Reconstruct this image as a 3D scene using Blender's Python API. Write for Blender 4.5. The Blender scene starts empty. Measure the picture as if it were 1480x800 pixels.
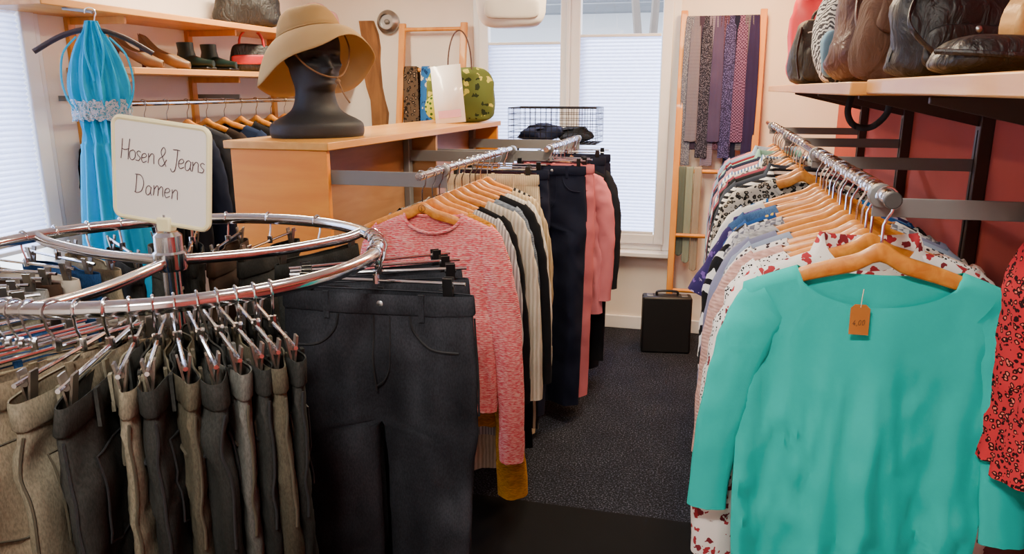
import bpy, bmesh, math, random
from mathutils import Vector, Matrix, noise
from math import sin, cos, pi, radians, sqrt, tan, atan2
S = bpy.context.scene
COL = S.collection
rnd = random.Random(11)
# ------------------------------------------------------------------ camera
F = 1100.0; CH = 1.6
PIT = math.atan(272/1100.0); YAW = radians(14.4)
cd = bpy.data.cameras.new('camera'); cam = bpy.data.objects.new('camera', cd); COL.objects.link(cam)
cam.location = (0, 0, CH); cam.rotation_euler = (pi/2-PIT, 0, YAW)
cd.sensor_width = 36; cd.lens = F*36/1480; cd.clip_start = .05
S.camera = cam
def at(u, v, X=None, Y=None, Z=None):
    x = (u-740)/F; y = (400-v)/F
    dy = cos(PIT)+y*sin(PIT); dz = -sin(PIT)+y*cos(PIT)
    d = Vector((x*cos(YAW)-dy*sin(YAW), x*sin(YAW)+dy*cos(YAW), dz))
    t = X/d.x if X is not None else (Y/d.y if Y is not None else (Z-CH)/d.z)
    return Vector((0, 0, CH))+d*t
# ------------------------------------------------------------------ mesh helper
def cat(pts, n=6, closed=False):
    P = [Vector(p) for p in pts]; out = []
    m = len(P)
    for i in range(m if closed else m-1):
        if closed: p0, p1, p2, p3 = P[i-1], P[i], P[(i+1) % m], P[(i+2) % m]
        else: p0, p1, p2, p3 = P[max(i-1, 0)], P[i], P[i+1], P[min(i+2, m-1)]
        for k in range(n):
            t = k/n
            out.append(.5*((2*p1)+(p2-p0)*t+(2*p0-5*p1+4*p2-p3)*t*t+(3*p1-p0-3*p2+p3)*t**3))
    if not closed: out.append(P[-1])
    return out
class MB:
    def __init__(s): s.v = []; s.f = []; s.m = []
    def add(s, vs, fs, mi=0):
        o = len(s.v); s.v += [tuple(v) for v in vs]; s.f += [tuple(i+o for i in f) for f in fs]; s.m += [mi]*len(fs); return s
    def box(s, x0, x1, y0, y1, z0, z1, mi=0, M=None):
        vs = [Vector((x, y, z)) for z in (z0, z1) for y in (y0, y1) for x in (x0, x1)]
        if M: vs = [M @ v for v in vs]
        return s.add(vs, [(0, 2, 3, 1), (4, 5, 7, 6), (0, 1, 5, 4), (2, 6, 7, 3), (0, 4, 6, 2), (1, 3, 7, 5)], mi)
    def tube(s, pts, r, n=8, closed=False, mi=0, flat=None):
        P = [Vector(p) for p in pts]; m = len(P)
        R = r if isinstance(r, (list, tuple)) else [r]*m
        T = []
        for i in range(m):
            a = P[(i-1) % m] if (closed or i > 0) else P[i]; b = P[(i+1) % m] if (closed or i < m-1) else P[i]
            d = (b-a); T.append(d.normalized() if d.length > 1e-9 else Vector((0, 0, 1)))
        up = Vector((0, 0, 1)) if abs(T[0].z) < .9 else Vector((1, 0, 0))
        nv = (up-T[0]*up.dot(T[0])).normalized(); vs = []
        for i in range(m):
            nv = nv-T[i]*nv.dot(T[i]); nv.normalize(); bv = T[i].cross(nv)
            for k in range(n):
                a = 2*pi*k/n
                vs.append(P[i]+(nv*cos(a)+bv*sin(a)*(flat or 1))*R[i])
        fs = []
        for i in range(m if closed else m-1):
            for k in range(n):
                a = i*n+k; b = i*n+(k+1) % n; c = ((i+1) % m)*n+(k+1) % n; d = ((i+1) % m)*n+k
                fs.append((a, b, c, d))
        if not closed: fs += [tuple(range(n))[::-1], tuple((m-1)*n+k for k in range(n))]
        return s.add(vs, fs, mi)
    def lathe(s, prof, n=28, c=(0, 0, 0), M=None, mi=0, cap=True):
        vs = []
        for r, z in prof:
            for k in range(n):
                a = 2*pi*k/n; v = Vector((c[0]+r*cos(a), c[1]+r*sin(a), c[2]+z)); vs.append(M @ v if M else v)
        fs = [(i*n+k, i*n+(k+1) % n, (i+1)*n+(k+1) % n, (i+1)*n+k) for i in range(len(prof)-1) for k in range(n)]
        if cap: fs += [tuple(range(n))[::-1], tuple((len(prof)-1)*n+k for k in range(n))]
        return s.add(vs, fs, mi)
    def rows(s, R, closed=False, mi=0, capa=False, capb=False):
        n = len(R[0]); m = len(R); vs = [p for r in R for p in r]
        fs = [(i*n+k, i*n+(k+1) % n, (i+1)*n+(k+1) % n, (i+1)*n+k) for i in range(m-1) for k in range(n if closed else n-1)]
        if capa: fs.append(tuple(range(n))[::-1])
        if capb: fs.append(tuple((m-1)*n+k for k in range(n)))
        return s.add(vs, fs, mi)
    def sph(s, c, r, n=12, sz=(1, 1, 1), mi=0):
        R = []
        for i in range(1, n):
            t = pi*i/n
            R.append([(c[0]+r*sz[0]*sin(t)*cos(2*pi*k/(2*n)), c[1]+r*sz[1]*sin(t)*sin(2*pi*k/(2*n)), c[2]+r*sz[2]*cos(t)) for k in range(2*n)])
        return s.rows(R, True, mi, True, True)
    def mesh(s, name, ang=40, recalc=True):
        me = bpy.data.meshes.new(name); me.from_pydata(s.v, [], s.f)
        if recalc:
            b = bmesh.new(); b.from_mesh(me); bmesh.ops.recalc_face_normals(b, faces=b.faces); b.to_mesh(me); b.free()
        me.polygons.foreach_set('material_index', s.m)
        me.shade_smooth()
        try: me.set_sharp_from_angle(angle=radians(ang))
        except Exception: pass
        return me
    def build(s, name, mats, parent=None, bevel=0, ang=40, solid=0):
        o = obj(name, s.mesh(name, ang), mats, parent)
        if solid:
            d = o.modifiers.new('solid', 'SOLIDIFY'); d.thickness = solid; d.offset = 0
        if bevel:
            d = o.modifiers.new('bevel', 'BEVEL'); d.width = bevel; d.segments = 2; d.limit_method = 'ANGLE'
        return o
def obj(name, me, mats, parent=None):
    if not isinstance(mats, (list, tuple)): mats = [mats]
    while len(me.materials) < len(mats): me.materials.append(None)
    o = bpy.data.objects.new(name, me); COL.objects.link(o)
    for i, m in enumerate(mats):
        o.material_slots[i].link = 'OBJECT'; o.material_slots[i].material = m
    if parent: o.parent = parent
    return o
def tag(o, label, catg, group=None):
    o['label'] = label; o['category'] = catg
    if group: o['group'] = group
    return o
def thing(name, label, catg, loc=(0, 0, 0), rz=0, group=None):
    o = bpy.data.objects.new(name, None); COL.objects.link(o); o.location = loc; o.rotation_euler = (0, 0, rz)
    o.empty_display_size = .05
    return tag(o, label, catg, group)
def struct(o): o['kind'] = 'structure'; return o
# ------------------------------------------------------------------ materials
def hx(h):
    h = h.lstrip('#'); r = []
    for i in (0, 2, 4):
        c = int(h[i:i+2], 16)/255; r.append(c/12.92 if c <= .04045 else ((c+.055)/1.055)**2.4)
    return (*r, 1)
def dk(c, k): return (c[0]*k, c[1]*k, c[2]*k, 1)
def newm(name):
    m = bpy.data.materials.new(name); m.use_nodes = True; nt = m.node_tree
    return m, nt, nt.nodes['Principled BSDF']
def ramp(nt, stops, const=False):
    r = nt.nodes.new('ShaderNodeValToRGB'); e = r.color_ramp.elements
    while len(e) < len(stops): e.new(.5)
    for i, (p, c) in enumerate(stops): e[i].position = p; e[i].color = c
    if const: r.color_ramp.interpolation = 'CONSTANT'
    return r
def mixc(nt, fac, a, b, mode='MIX'):
    n = nt.nodes.new('ShaderNodeMix'); n.data_type = 'RGBA'; n.blend_type = mode
    for i, val in ((0, fac), (6, a), (7, b)):
        if hasattr(val, 'is_output'): nt.links.new(val, n.inputs[i])
        else: n.inputs[i].default_value = val
    return n.outputs[2]
def tex(nt, kind, vec, scale, **kw):
    n = nt.nodes.new('ShaderNodeTex'+kind); n.inputs['Scale'].default_value = scale
    for k, v in kw.items():
        if k in n.inputs: n.inputs[k].default_value = v
        else: setattr(n, k, v)
    if vec: nt.links.new(vec, n.inputs['Vector'])
    return n
def coords(nt, scale=None):
    tc = nt.nodes.new('ShaderNodeTexCoord'); v = tc.outputs['Object']
    if scale:
        mp = nt.nodes.new('ShaderNodeMapping'); mp.inputs['Scale'].default_value = scale; nt.links.new(v, mp.inputs['Vector']); v = mp.outputs['Vector']
    return v
def bumpit(nt, b, h, st, dist=.002):
    n = nt.nodes.new('ShaderNodeBump'); n.inputs['Strength'].default_value = st; n.inputs['Distance'].default_value = dist
    nt.links.new(h, n.inputs['Height']); nt.links.new(n.outputs[0], b.inputs['Normal']); return n
def plain(name, c, rough=.5, metal=0, var=.12, sc=8, bump=0, coat=0):
    m, nt, b = newm(name); c = hx(c) if isinstance(c, str) else c
    v = coords(nt); n = tex(nt, 'Noise', v, sc, Detail=3)
    nt.links.new(mixc(nt, n.outputs[0], dk(c, 1-var), dk(c, 1+var)), b.inputs['Base Color'])
    b.inputs['Roughness'].default_value = rough; b.inputs['Metallic'].default_value = metal
    if coat: b.inputs['Coat Weight'].default_value = coat
    if bump:
        n2 = tex(nt, 'Noise', v, sc*12, Detail=4); bumpit(nt, b, n2.outputs[0], bump)
    return m
def leather(name, c, rough=.5):
    m = plain(name, c, rough, 0, .35, 9); nt = m.node_tree; b = nt.nodes['Principled BSDF']
    n = tex(nt, 'Noise', coords(nt, (1, 1, .45)), 26, Detail=4, Distortion=1.5); bumpit(nt, b, n.outputs[0], .7, .014)
    return m
def wood(name, c1, c2, sc=(4, 4, 40), rough=.4, coat=.2):
    m, nt, b = newm(name); v = coords(nt, sc)
    n = tex(nt, 'Noise', v, 1.5, Detail=5, Distortion=.6)
    r = ramp(nt, [(.3, hx(c1)), (.7, hx(c2))]); nt.links.new(n.outputs[0], r.inputs[0])
    nt.links.new(r.outputs[0], b.inputs['Base Color']); b.inputs['Roughness'].default_value = rough; b.inputs['Coat Weight'].default_value = coat
    bumpit(nt, b, n.outputs[0], .08)
    return m
def fabric(name, c1, c2=None, c3=None, kind='plain', sc=1.0, rough=.9, bump=.25):
    m, nt, b = newm(name); A = hx(c1); B = hx(c2) if c2 else dk(A, .72); Cc = hx(c3) if c3 else B
    v = coords(nt); hgt = None; big = None
    if kind == 'plain':
        n = tex(nt, 'Noise', v, 7*sc, Detail=4); col = mixc(nt, n.outputs[0], B, A)
    elif kind == 'denim':
        # fine twill grain over a soft washed-out fade
        n = tex(nt, 'Noise', coords(nt, (420, 420, 150)), 1, Detail=2, Roughness=.6); n2 = tex(nt, 'Noise', coords(nt, (8, 8, 3.2)), 1.0*sc, Detail=2, Roughness=.45)
        r = ramp(nt, [(.30, B), (.50, A), (.74, Cc)]); nt.links.new(n2.outputs[0], r.inputs[0])
        gr = ramp(nt, [(.36, (.74, .74, .74, 1)), (.64, (1.12, 1.12, 1.12, 1))]); nt.links.new(n.outputs[0], gr.inputs[0])
        col = mixc(nt, 1.0, r.outputs[0], gr.outputs[0], 'MULTIPLY'); hgt = n.outputs[0]; rough = 1.0
        big = tex(nt, 'Noise', coords(nt, (15, 15, 8)), 1, Detail=2, Distortion=.5).outputs[0]
    elif kind in ('stripe_h', 'stripe_v'):
        w = tex(nt, 'Wave', v, 15.7*sc, wave_type='BANDS', bands_direction='Z' if kind == 'stripe_h' else 'X', Distortion=.4)
        r = ramp(nt, [(0, A), (.5, B)], True); nt.links.new(w.outputs[1], r.inputs[0]); col = r.outputs[0]
    elif kind == 'dots':
        n = tex(nt, 'Voronoi', v, 60*sc); r = ramp(nt, [(0, B), (.36, A)], True); nt.links.new(n.outputs[0], r.inputs[0]); col = r.outputs[0]
    elif kind == 'leopard':
        nz = tex(nt, 'Noise', v, 40*sc); vv = nt.nodes.new('ShaderNodeMix'); vv.data_type = 'VECTOR'; vv.inputs[0].default_value = .02/sc
        nt.links.new(v, vv.inputs[4]); nt.links.new(nz.outputs[1], vv.inputs[5])
        n = tex(nt, 'Voronoi', vv.outputs[1], 42*sc); r = ramp(nt, [(0, Cc), (.22, B), (.46, A)], True); nt.links.new(n.outputs[0], r.inputs[0]); col = r.outputs[0]
    elif kind == 'floral':
        nz = tex(nt, 'Noise', v, 30*sc); vv = nt.nodes.new('ShaderNodeMix'); vv.data_type = 'VECTOR'; vv.inputs[0].default_value = .05/sc
        nt.links.new(v, vv.inputs[4]); nt.links.new(nz.outputs[1], vv.inputs[5])
        n = tex(nt, 'Voronoi', vv.outputs[1], 26*sc); sp = nt.nodes.new('ShaderNodeSeparateColor'); nt.links.new(n.outputs[1], sp.inputs[0])
        r = ramp(nt, [(0, A), (.35, B), (.7, Cc)], True); nt.links.new(sp.outputs[0], r.inputs[0])
        r2 = ramp(nt, [(0, (0, 0, 0, 1)), (.42, (1, 1, 1, 1))], True); nt.links.new(n.outputs[0], r2.inputs[0])
        col = mixc(nt, r2.outputs[0], r.outputs[0], A)
    elif kind == 'zebra':
        w = tex(nt, 'Wave', v, 9*sc, wave_type='BANDS', bands_direction='DIAGONAL', Distortion=7, Detail=2)
        w.inputs['Detail Scale'].default_value = 1.5
        r = ramp(nt, [(0, A), (.5, B)], True); nt.links.new(w.outputs[1], r.inputs[0]); col = r.outputs[0]
    elif kind == 'knit':
        n = tex(nt, 'Noise', coords(nt, (60, 60, 260)), 1.0*sc, Detail=2); r = ramp(nt, [(.38, B), (.62, A)]); nt.links.new(n.outputs[0], r.inputs[0]); col = r.outputs[0]
        w = tex(nt, 'Wave', v, 40*sc, wave_type='BANDS', bands_direction='Z', Distortion=2.5); hgt = w.outputs[1]
    elif kind == 'cable':
        w = tex(nt, 'Wave', v, 14*sc, wave_type='BANDS', bands_direction='X', Distortion=1.5); col = mixc(nt, w.outputs[1], B, A); hgt = w.outputs[1]
    elif kind == 'weave':
        w = tex(nt, 'Checker', v, 55*sc); w.inputs[1].default_value = A; w.inputs[2].default_value = B; col = w.outputs[0]
    nt.links.new(col, b.inputs['Base Color']); b.inputs['Roughness'].default_value = rough
    b.inputs['Specular IOR Level'].default_value = .06 if kind == 'denim' else .2
    if hgt is None:
        hgt = tex(nt, 'Noise', v, 350, Detail=2).outputs[0]
    bn = bumpit(nt, b, hgt, bump, .003 if kind in ('knit', 'cable') else .0015)
    if big is not None:
        b2 = nt.nodes.new('ShaderNodeBump'); b2.inputs['Strength'].default_value = .25; b2.inputs['Distance'].default_value = .02
        nt.links.new(big, b2.inputs['Height']); nt.links.new(b2.outputs[0], bn.inputs['Normal'])
    return m
CHROME = plain('chrome', '#d9dadd', .14, 1, .03)
STEEL = plain('brushed_steel', '#a8a9ab', .35, 1, .08)
CLIPM = plain('dull_clip_metal', '#7d766c', .4, .9, .1)
GREYMETAL = plain('grey_painted_metal', '#7d7d7c', .45, .3, .06)
DARKMETAL = plain('dark_brown_metal', '#43302a', .5, .2, .1)
BLACKP = plain('black_plastic', '#0f0f11', .4, 0, .1)
WHITEP = plain('white_window_plastic', '#eef0f4', .35, 0, .03)
HWOOD = wood('hanger_wood', '#c9741f', '#e69c3c', (30, 30, 30), .35, .3)
PANEL = wood('orange_beech_panel', '#da7c08', '#e8921c', (2, 2, 14), .5, .05)
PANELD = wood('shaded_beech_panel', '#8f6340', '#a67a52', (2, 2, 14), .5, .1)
SHELFW = wood('shelf_beech', '#c47e30', '#dc9e4c', (14, 1.5, 14), .45, .1)
POLEW = wood('pine_pole', '#c67822', '#e09c3e', (12, 12, 2), .5, .1)
BEAMW = wood('old_timber', '#6b4527', '#9a6a3c', (12, 12, 2), .8, 0)
LEATHB = leather('brown_leather', '#4a281c', .45)
LEATHK = leather('black_leather', '#121113', .5)
SUEDE = leather('brown_suede', '#543828', .85)
NYLON = leather('black_nylon', '#1b1b1e', .65)
KRAFT = plain('kraft_card', '#b0681f', .8, 0, .12, 20)
INK = plain('purple_brown_ink', '#574048', .6)
INKP = plain('pencil_grey', '#3a2c24', .7)
# ------------------------------------------------------------------ room shell
XL, XR, YB, ZC = -2.75, .74, 5.05, 2.45
def wallmat(name, c, sc=5, bump=.25, var=.05): return plain(name, c, .9, 0, var, sc, bump)
WHITEW = wallmat('white_plaster', '#f0e8de'); REDW = wallmat('red_wall_paint', '#b04a42', 4, .2, .12)
m, nt, b = newm('blue_black_carpet'); v = coords(nt)
n1 = tex(nt, 'Noise', v, 135, Detail=3, Roughness=.75); n2 = tex(nt, 'Noise', v, 5, Detail=3)
r = ramp(nt, [(.42, hx('#0b0c11')), (.54, hx('#1c1f29')), (.67, hx('#6a6e80'))]); nt.links.new(n1.outputs[0], r.inputs[0])
r2 = ramp(nt, [(.3, (.65, .65, .7, 1)), (.7, (1, 1, 1, 1))]); nt.links.new(n2.outputs[0], r2.inputs[0])
nt.links.new(mixc(nt, 1.0, r.outputs[0], r2.outputs[0], 'MULTIPLY'), b.inputs['Base Color']); b.inputs['Roughness'].default_value = .95
b.inputs['Specular IOR Level'].default_value = .2
bumpit(nt, b, n1.outputs[0], .5, .003); CARPET = m
struct(MB().box(XL-.2, XR+.2, -1.2, YB+.2, -.1, 0).build('floor', CARPET))
struct(MB().box(XL-.2, XR+.2, -1.2, YB+.2, ZC, ZC+.1).build('ceiling', wallmat('ceiling_white', '#efe9e0')))
struct(MB().box(XL-.2, XR+.2, -1.4, -1.2, 0, ZC).build('wall_front', WHITEW))
# window openings
W2 = (-1.56, -.215, .555, 2.36); W1 = (1.0, 2.74, .75, 2.36)
wb = MB().box(XL-.2, W2[0], YB, YB+.2, 0, ZC).box(W2[1], XR+.2, YB, YB+.2, 0, ZC).box(W2[0], W2[1], YB, YB+.2, 0, W2[2]).box(W2[0], W2[1], YB, YB+.2, W2[3], ZC)
struct(wb.build('wall_back', WHITEW))
wl = MB().box(XL-.2, XL, -1.2, W1[0], 0, ZC).box(XL-.2, XL, W1[1], YB, 0, ZC).box(XL-.2, XL, W1[0], W1[1], 0, W1[2]).box(XL-.2, XL, W1[0], W1[1], W1[3], ZC)
struct(wl.build('wall_left', WHITEW))
struct(MB().box(XR, XR+.2, -1.2, YB, 0, ZC).build('wall_right', REDW))
struct(MB().box(W2[0]-.6, XR, YB-.015, YB, 0, .09).build('baseboard_back', WHITEP, bevel=.004))
# glass
m = bpy.data.materials.new('window_glass'); m.use_nodes = True; nt = m.node_tree; nt.nodes.clear()
o_ = nt.nodes.new('ShaderNodeOutputMaterial'); mx = nt.nodes.new('ShaderNodeMixShader'); tr = nt.nodes.new('ShaderNodeBsdfTransparent'); gl = nt.nodes.new('ShaderNodeBsdfGlossy'); gl.inputs['Roughness'].default_value = .02
mx.inputs[0].default_value = .06; nt.links.new(tr.outputs[0], mx.inputs[1]); nt.links.new(gl.outputs[0], mx.inputs[2]); nt.links.new(mx.outputs[0], o_.inputs[0]); GLASS = m
m = bpy.data.materials.new('pleated_blind_fabric'); m.use_nodes = True; nt = m.node_tree; nt.nodes.clear()
o_ = nt.nodes.new('ShaderNodeOutputMaterial'); mx = nt.nodes.new('ShaderNodeMixShader'); tl = nt.nodes.new('ShaderNodeBsdfTranslucent'); df = nt.nodes.new('ShaderNodeBsdfDiffuse')
nz = tex(nt, 'Noise', coords(nt), 30); cc = mixc(nt, nz.outputs[0], hx('#ccd7fa'), hx('#e2e9ff'))
nt.links.new(cc, tl.inputs[0]); nt.links.new(cc, df.inputs[0]); mx.inputs[0].default_value = .3
nt.links.new(tl.outputs[0], mx.inputs[1]); nt.links.new(df.outputs[0], mx.inputs[2]); nt.links.new(mx.outputs[0], o_.inputs[0]); BLIND = m
# window_2 in back wall
def framebox(mb, x0, x1, y0, y1, z0, z1, w):
    mb.box(x0, x0+w, y0, y1, z0, z1).box(x1-w, x1, y0, y1, z0, z1).box(x0+w, x1-w, y0, y1, z0, z0+w).box(x0+w, x1-w, y0, y1, z1-w, z1)
w2 = bpy.data.objects.new('window_2', None); COL.objects.link(w2); struct(w2)
mb = MB(); framebox(mb, W2[0], W2[1], YB-.01, YB+.1, W2[2], W2[3], .055); mb.build('window_frame', WHITEP, w2, bevel=.006)
xc = -.915
for (a, bb) in ((W2[0]+.045, xc+.012), (xc-.012+.024, W2[1]-.045)):
    mb = MB(); framebox(mb, a, bb, YB-.035, YB+.03, W2[2]+.045, W2[3]-.045, .065); mb.build('sash', WHITEP, w2, bevel=.006)
    MB().box(a+.06, bb-.06, YB, YB+.006, W2[2]+.1, W2[3]-.1).build('pane', GLASS, w2)
MB().box(W2[0]-.04, W2[1]+.03, YB-.1, YB+.02, W2[2]-.035, W2[2]).build('window_sill', WHITEP, w2, bevel=.008)
mb = MB().box(xc-.012, xc+.012, YB-.05, YB-.034, W2[2]+.05, W2[3]-.05); mb.build('mullion_cover', WHITEP, w2, bevel=.004)
mb = MB().box(xc-.014, xc+.014, YB-.062, YB-.05, 1.2, 1.27).tube([(xc, YB-.06, 1.23), (xc, YB-.095, 1.23), (xc, YB-.095, 1.12)], .009); mb.build('window_handle', WHITEP, w2)
# window_1 in left wall
w1 = bpy.data.objects.new('window_1', None); COL.objects.link(w1); struct(w1)
def frameboxY(mb, y0, y1, x0, x1, z0, z1, w):
    mb.box(x0, x1, y0, y0+w, z0, z1).box(x0, x1, y1-w, y1, z0, z1).box(x0, x1, y0+w, y1-w, z0, z0+w).box(x0, x1, y0+w, y1-w, z1-w, z1)
mb = MB(); frameboxY(mb, W1[0], W1[1], XL-.1, XL+.01, W1[2], W1[3], .06); mb.build('window_frame', WHITEP, w1, bevel=.006)
mb = MB(); frameboxY(mb, W1[0]+.045, W1[1]-.045, XL-.03, XL+.035, W1[2]+.045, W1[3]-.045, .07); mb.build('sash', WHITEP, w1, bevel=.006)
MB().box(XL-.006, XL, W1[0]+.1, W1[1]-.1, W1[2]+.1, W1[3]-.1).build('pane', GLASS, w1)
MB().box(XL-.02, XL+.1, W1[0]-.04, W1[1]+.03, W1[2]-.035, W1[2]).build('window_sill', WHITEP, w1, bevel=.008)
def blind(label, axis, a, bb, pos, z0, z1, rail=True):
    t = thing('pleated_blind', label, 'blind', (0, 0, 0), 0)
    n = int((z1-z0)/.011); R = []
    for i in range(n+1):
        z = z1-(z1-z0)*i/n; d = .007 if i % 2 else -.007
        R.append([(a, pos+d, z), (bb, pos+d, z)] if axis == 'x' else [(pos+d, a, z), (pos+d, bb, z)])
    MB().rows(R).build('pleats', BLIND, t, ang=5)
    for nm, zz in (('top_rail', z1), ('bottom_rail', z0)):
        mb = MB(); (mb.box(a, bb, pos-.012, pos+.012, zz-.009, zz+.009) if axis == 'x' else mb.box(pos-.012, pos+.012, a, bb, zz-.009, zz+.009)); mb.build(nm, WHITEP, t, bevel=.003)
blind('white pleated blind over the left half of the far window', 'x', W2[0]+.105, xc-.055, YB-.018, W2[2]+.12, 1.885)
blind('white pleated blind over the right half of the far window', 'x', xc+.07, W2[1]-.115, YB-.018, W2[2]+.12, 1.925)
blind('white pleated blind on the window at the far left', 'y', W1[0]+.12, W1[1]-.12, XL+.018, W1[2]+.2, 2.02)
# old timber post in the back corner
pa = at(548, 182, Y=YB-.03); pb = at(530, 30, Y=YB-.03)
mb = MB(); R = []
for i in range(9):
    c = pa.lerp(pb, i/8); c = c+Vector((.012*sin(i*1.3), 0, 0)); w = .058+.006*sin(i*2.1)
    R.append([(c.x-w, YB+.01, c.z), (c.x-w*.9, YB-.035, c.z), (c.x+w*.9, YB-.035, c.z), (c.x+w, YB+.01, c.z)])
mb.rows(R, True, 0, True, True); struct(mb.build('trim_1', BEAMW))
# ------------------------------------------------------------------ outside
bl = thing('neighbouring_building', 'grey neighbouring house with dark tiled roof seen through the top of the far window', 'building', (-2, 11, 0))
MB().box(-5, 5, 0, 4, -3, 2.7).build('wall', wallmat('grey_render', '#b9bcc2'), bl)
mb = MB().add([(-5.3, -.5, 2.6), (5.3, -.5, 2.6), (5.3, 3, 4.1), (-5.3, 3, 4.1), (-5.3, -.5, 2.75), (5.3, -.5, 2.75), (5.3, 3, 4.25), (-5.3, 3, 4.25)],
              [(0, 1, 2, 3), (4, 5, 6, 7), (0, 1, 5, 4), (1, 2, 6, 5), (2, 3, 7, 6), (3, 0, 4, 7)])
mb.build('roof', plain('grey_roof_tiles', '#6a6f78', .8, 0, .3, 20), bl)
MB().tube([(-5.3, -.55, 2.62), (5.3, -.55, 2.62)], .07).build('gutter', plain('zinc', '#5a5f66', .5, .4), bl)
tr_ = thing('bare_tree', 'bare branching tree outside beyond the far window', 'tree', (-.7, 8.5, -2))
mb = MB(); rt = random.Random(3)
def branch(p, d, l, r, k):
    q = p+d*l; mb.tube([p, p.lerp(q, .5)+Vector((rt.uniform(-.03, .03),)*3), q], [r, r*.85, r*.65], 6)
    if k:
        for _ in range(3):
            e = (d+Vector((rt.uniform(-.8, .8), rt.uniform(-.5, .5), rt.uniform(-.2, .6)))).normalized(); branch(q, e, l*.68, r*.62, k-1)
branch(Vector((0, 0, 0)), Vector((0, 0, 1)), 3.2, .08, 4); mb.build('branches', plain('bark', '#6b625c', .9), tr_)
# ------------------------------------------------------------------ garments
ZSH = -.098
def zsh(x, W): return ZSH-.072*(min(abs(x), W)/W)**1.4
def top_meshes(W=.222, L=.66, neck=.085, nd=.06, sleeve=.45, seed=0, thick=.026, flare=1.06, splay=.07, fold=.009, collar=None, hw=(.058, .055, .042), slug=1.0, hemrib=False, wr=1.0, bandr=.0085, lump=1.0):
    rs = random.Random(seed); ph = [rs.uniform(0, 6.28) for _ in range(8)]
    nu, nv = 40, 40
    def width(t): return W*(1.0+.04*min(1, t/.25)+(flare-1.04)*max(0, t-.25)/.75) + .004*sin(9*t+ph[0])
    def fdisp(u, t):
        a = fold*(min(1, t/.9)**.8)
        return a*(sin(u*5.5+ph[1]+t*.8)+.7*sin(u*11+ph[2]-t*1.6)+.4*sin(u*19+ph[3]+t))
    def ztop(x, front):
        if abs(x) < neck:
            return zsh(neck, W)-(nd if front else .012)*sqrt(max(0, 1-(x/neck)**2))+.004
        return zsh(x, W)+.007
    def pt(u, t, front):
        x0 = u*W; z0 = ztop(x0, front)
        hem = -L+.008*sin(u*4+ph[4])
        z = z0+(hem-z0)*t; w = width(t)
        T = max(thick*(.42+.58*min(1, t/.18)), .0125)
        y = (-1 if front else 1)*T*max(0, 1-abs(u)**(3 if t > .2 else 8))**.55
        if t == 0 and abs(x0) >= neck: y = 0
        y += fdisp(u, t)*(1 if front else .8)
        y += lump*.010*t*noise.noise(Vector((u*2.5+seed, z*7, 1.0 if front else 5.0)))
        q = min(1, max(0, t-.08)*5)*wr
        y += lump*.0045*noise.noise(Vector((u*6+seed, z*16, 3.0 if front else 8.0)))*q
        rdg = noise.noise(Vector((u*7+seed+z*3.5*(1 if u > 0 else -1), z*3.2, 9.1)))
        y -= .006*q*(1 if front else -1)*max(0, 1-abs(rdg)*5.5)*min(1, t*2)
        return Vector((u*w, y, z))
    R = []
    ts = [0, .012]+[.012+.988*(i/(nv-1)) for i in range(1, nv)]
    for t in ts:
        row = [pt(-1+2*k/nu, t, True) for k in range(nu)]+[pt(1-2*k/nu, t, False) for k in range(nu)]
        R.append(row)
    res = {'body': MB().rows(R, True).mesh('garment_body', 70)}
    if sleeve > 0:
        for s in (-1, 1):
            P0 = Vector((W-.050, 0, ZSH-.098)); P1 = Vector((W+.03, 0, ZSH-.15)); P2 = Vector((W+splay, 0, ZSH-.09-sleeve))
            if sleeve < .25: P1 = P0.lerp(P2, .5)+Vector((.012, 0, .012))
            n = 26; R = []; phs = rs.uniform(0, 6)
            for i in range(n+1):
                t = i/n
                c = P0*(1-t)**2+P1*2*t*(1-t)+P2*t*t; d = (P1-P0)*2*(1-t)+(P2-P1)*2*t; d.normalize()
                pr = Vector((-d.z, 0, d.x))
                w = (hw[0]*(1-2*t)+hw[1]*2*t) if t < .5 else (hw[1]*(2-2*t)+hw[2]*(2*t-1))
                th = max((.024+.008*min(1, t*3))*slug, .013)
                c = c+pr*(.008*sin(t*5+phs)*t)+Vector((0, .010*sin(t*4+phs)*t, 0))
                row = []
                for k in range(24):
                    a = 2*pi*k/24
                    rr = 1+.13*noise.noise(Vector((cos(a)*1.2+seed, sin(a)*1.2+s, t*sleeve*22)))
                    rg = max(0, 1-abs(noise.noise(Vector((cos(a)*1.5+t*2, sin(a)*2+seed, t*sleeve*9))))*5)
                    p = c+pr*(w*cos(a)*rr)+Vector((0, th*sin(a)*(rr+.22*rg), 0)); row.append(Vector((s*p.x, p.y, p.z)))
                R.append(row)
            res['sleeve'+str(s)] = MB().rows(R, True).mesh('garment_sleeve', 70)
            if hemrib:
                res['cuff'+str(s)] = MB().rows([[q+(q-sum(R[j], Vector())/24)*.05 for q in R[j]] for j in range(n-2, n+1)], True).mesh('garment_cuff', 70)
    if collar:
        pts = []
        for k in range(28):
            a = 2*pi*k/28; x = neck*cos(a); fr = sin(a) < 0
            pts.append((x*1.0, (-.020 if fr else .016)*abs(sin(a))**.7, ztop(x*.999, fr)+.002))
        if collar == 'band': res['neckband'] = MB().tube(pts, bandr, 6, True).mesh('neckband', 80)
        else:
            R = []
            for lv, (dz, dr) in enumerate(((-.002, 1.0), (.028, .98), (.034, 1.08), (-.012, 1.3))):
                R.append([(p[0]*dr, p[1]*dr*1.2-(0.004 if lv == 3 else 0), p[2]+dz+(0 if p[1] > 0 else -.006*lv)) for p in pts])
            res['collar'] = MB().rows(R, True).mesh('shirt_collar', 80)
    return res
PN = {'body': 'body', 'neckband': 'neckband', 'collar': 'collar'}
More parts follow.
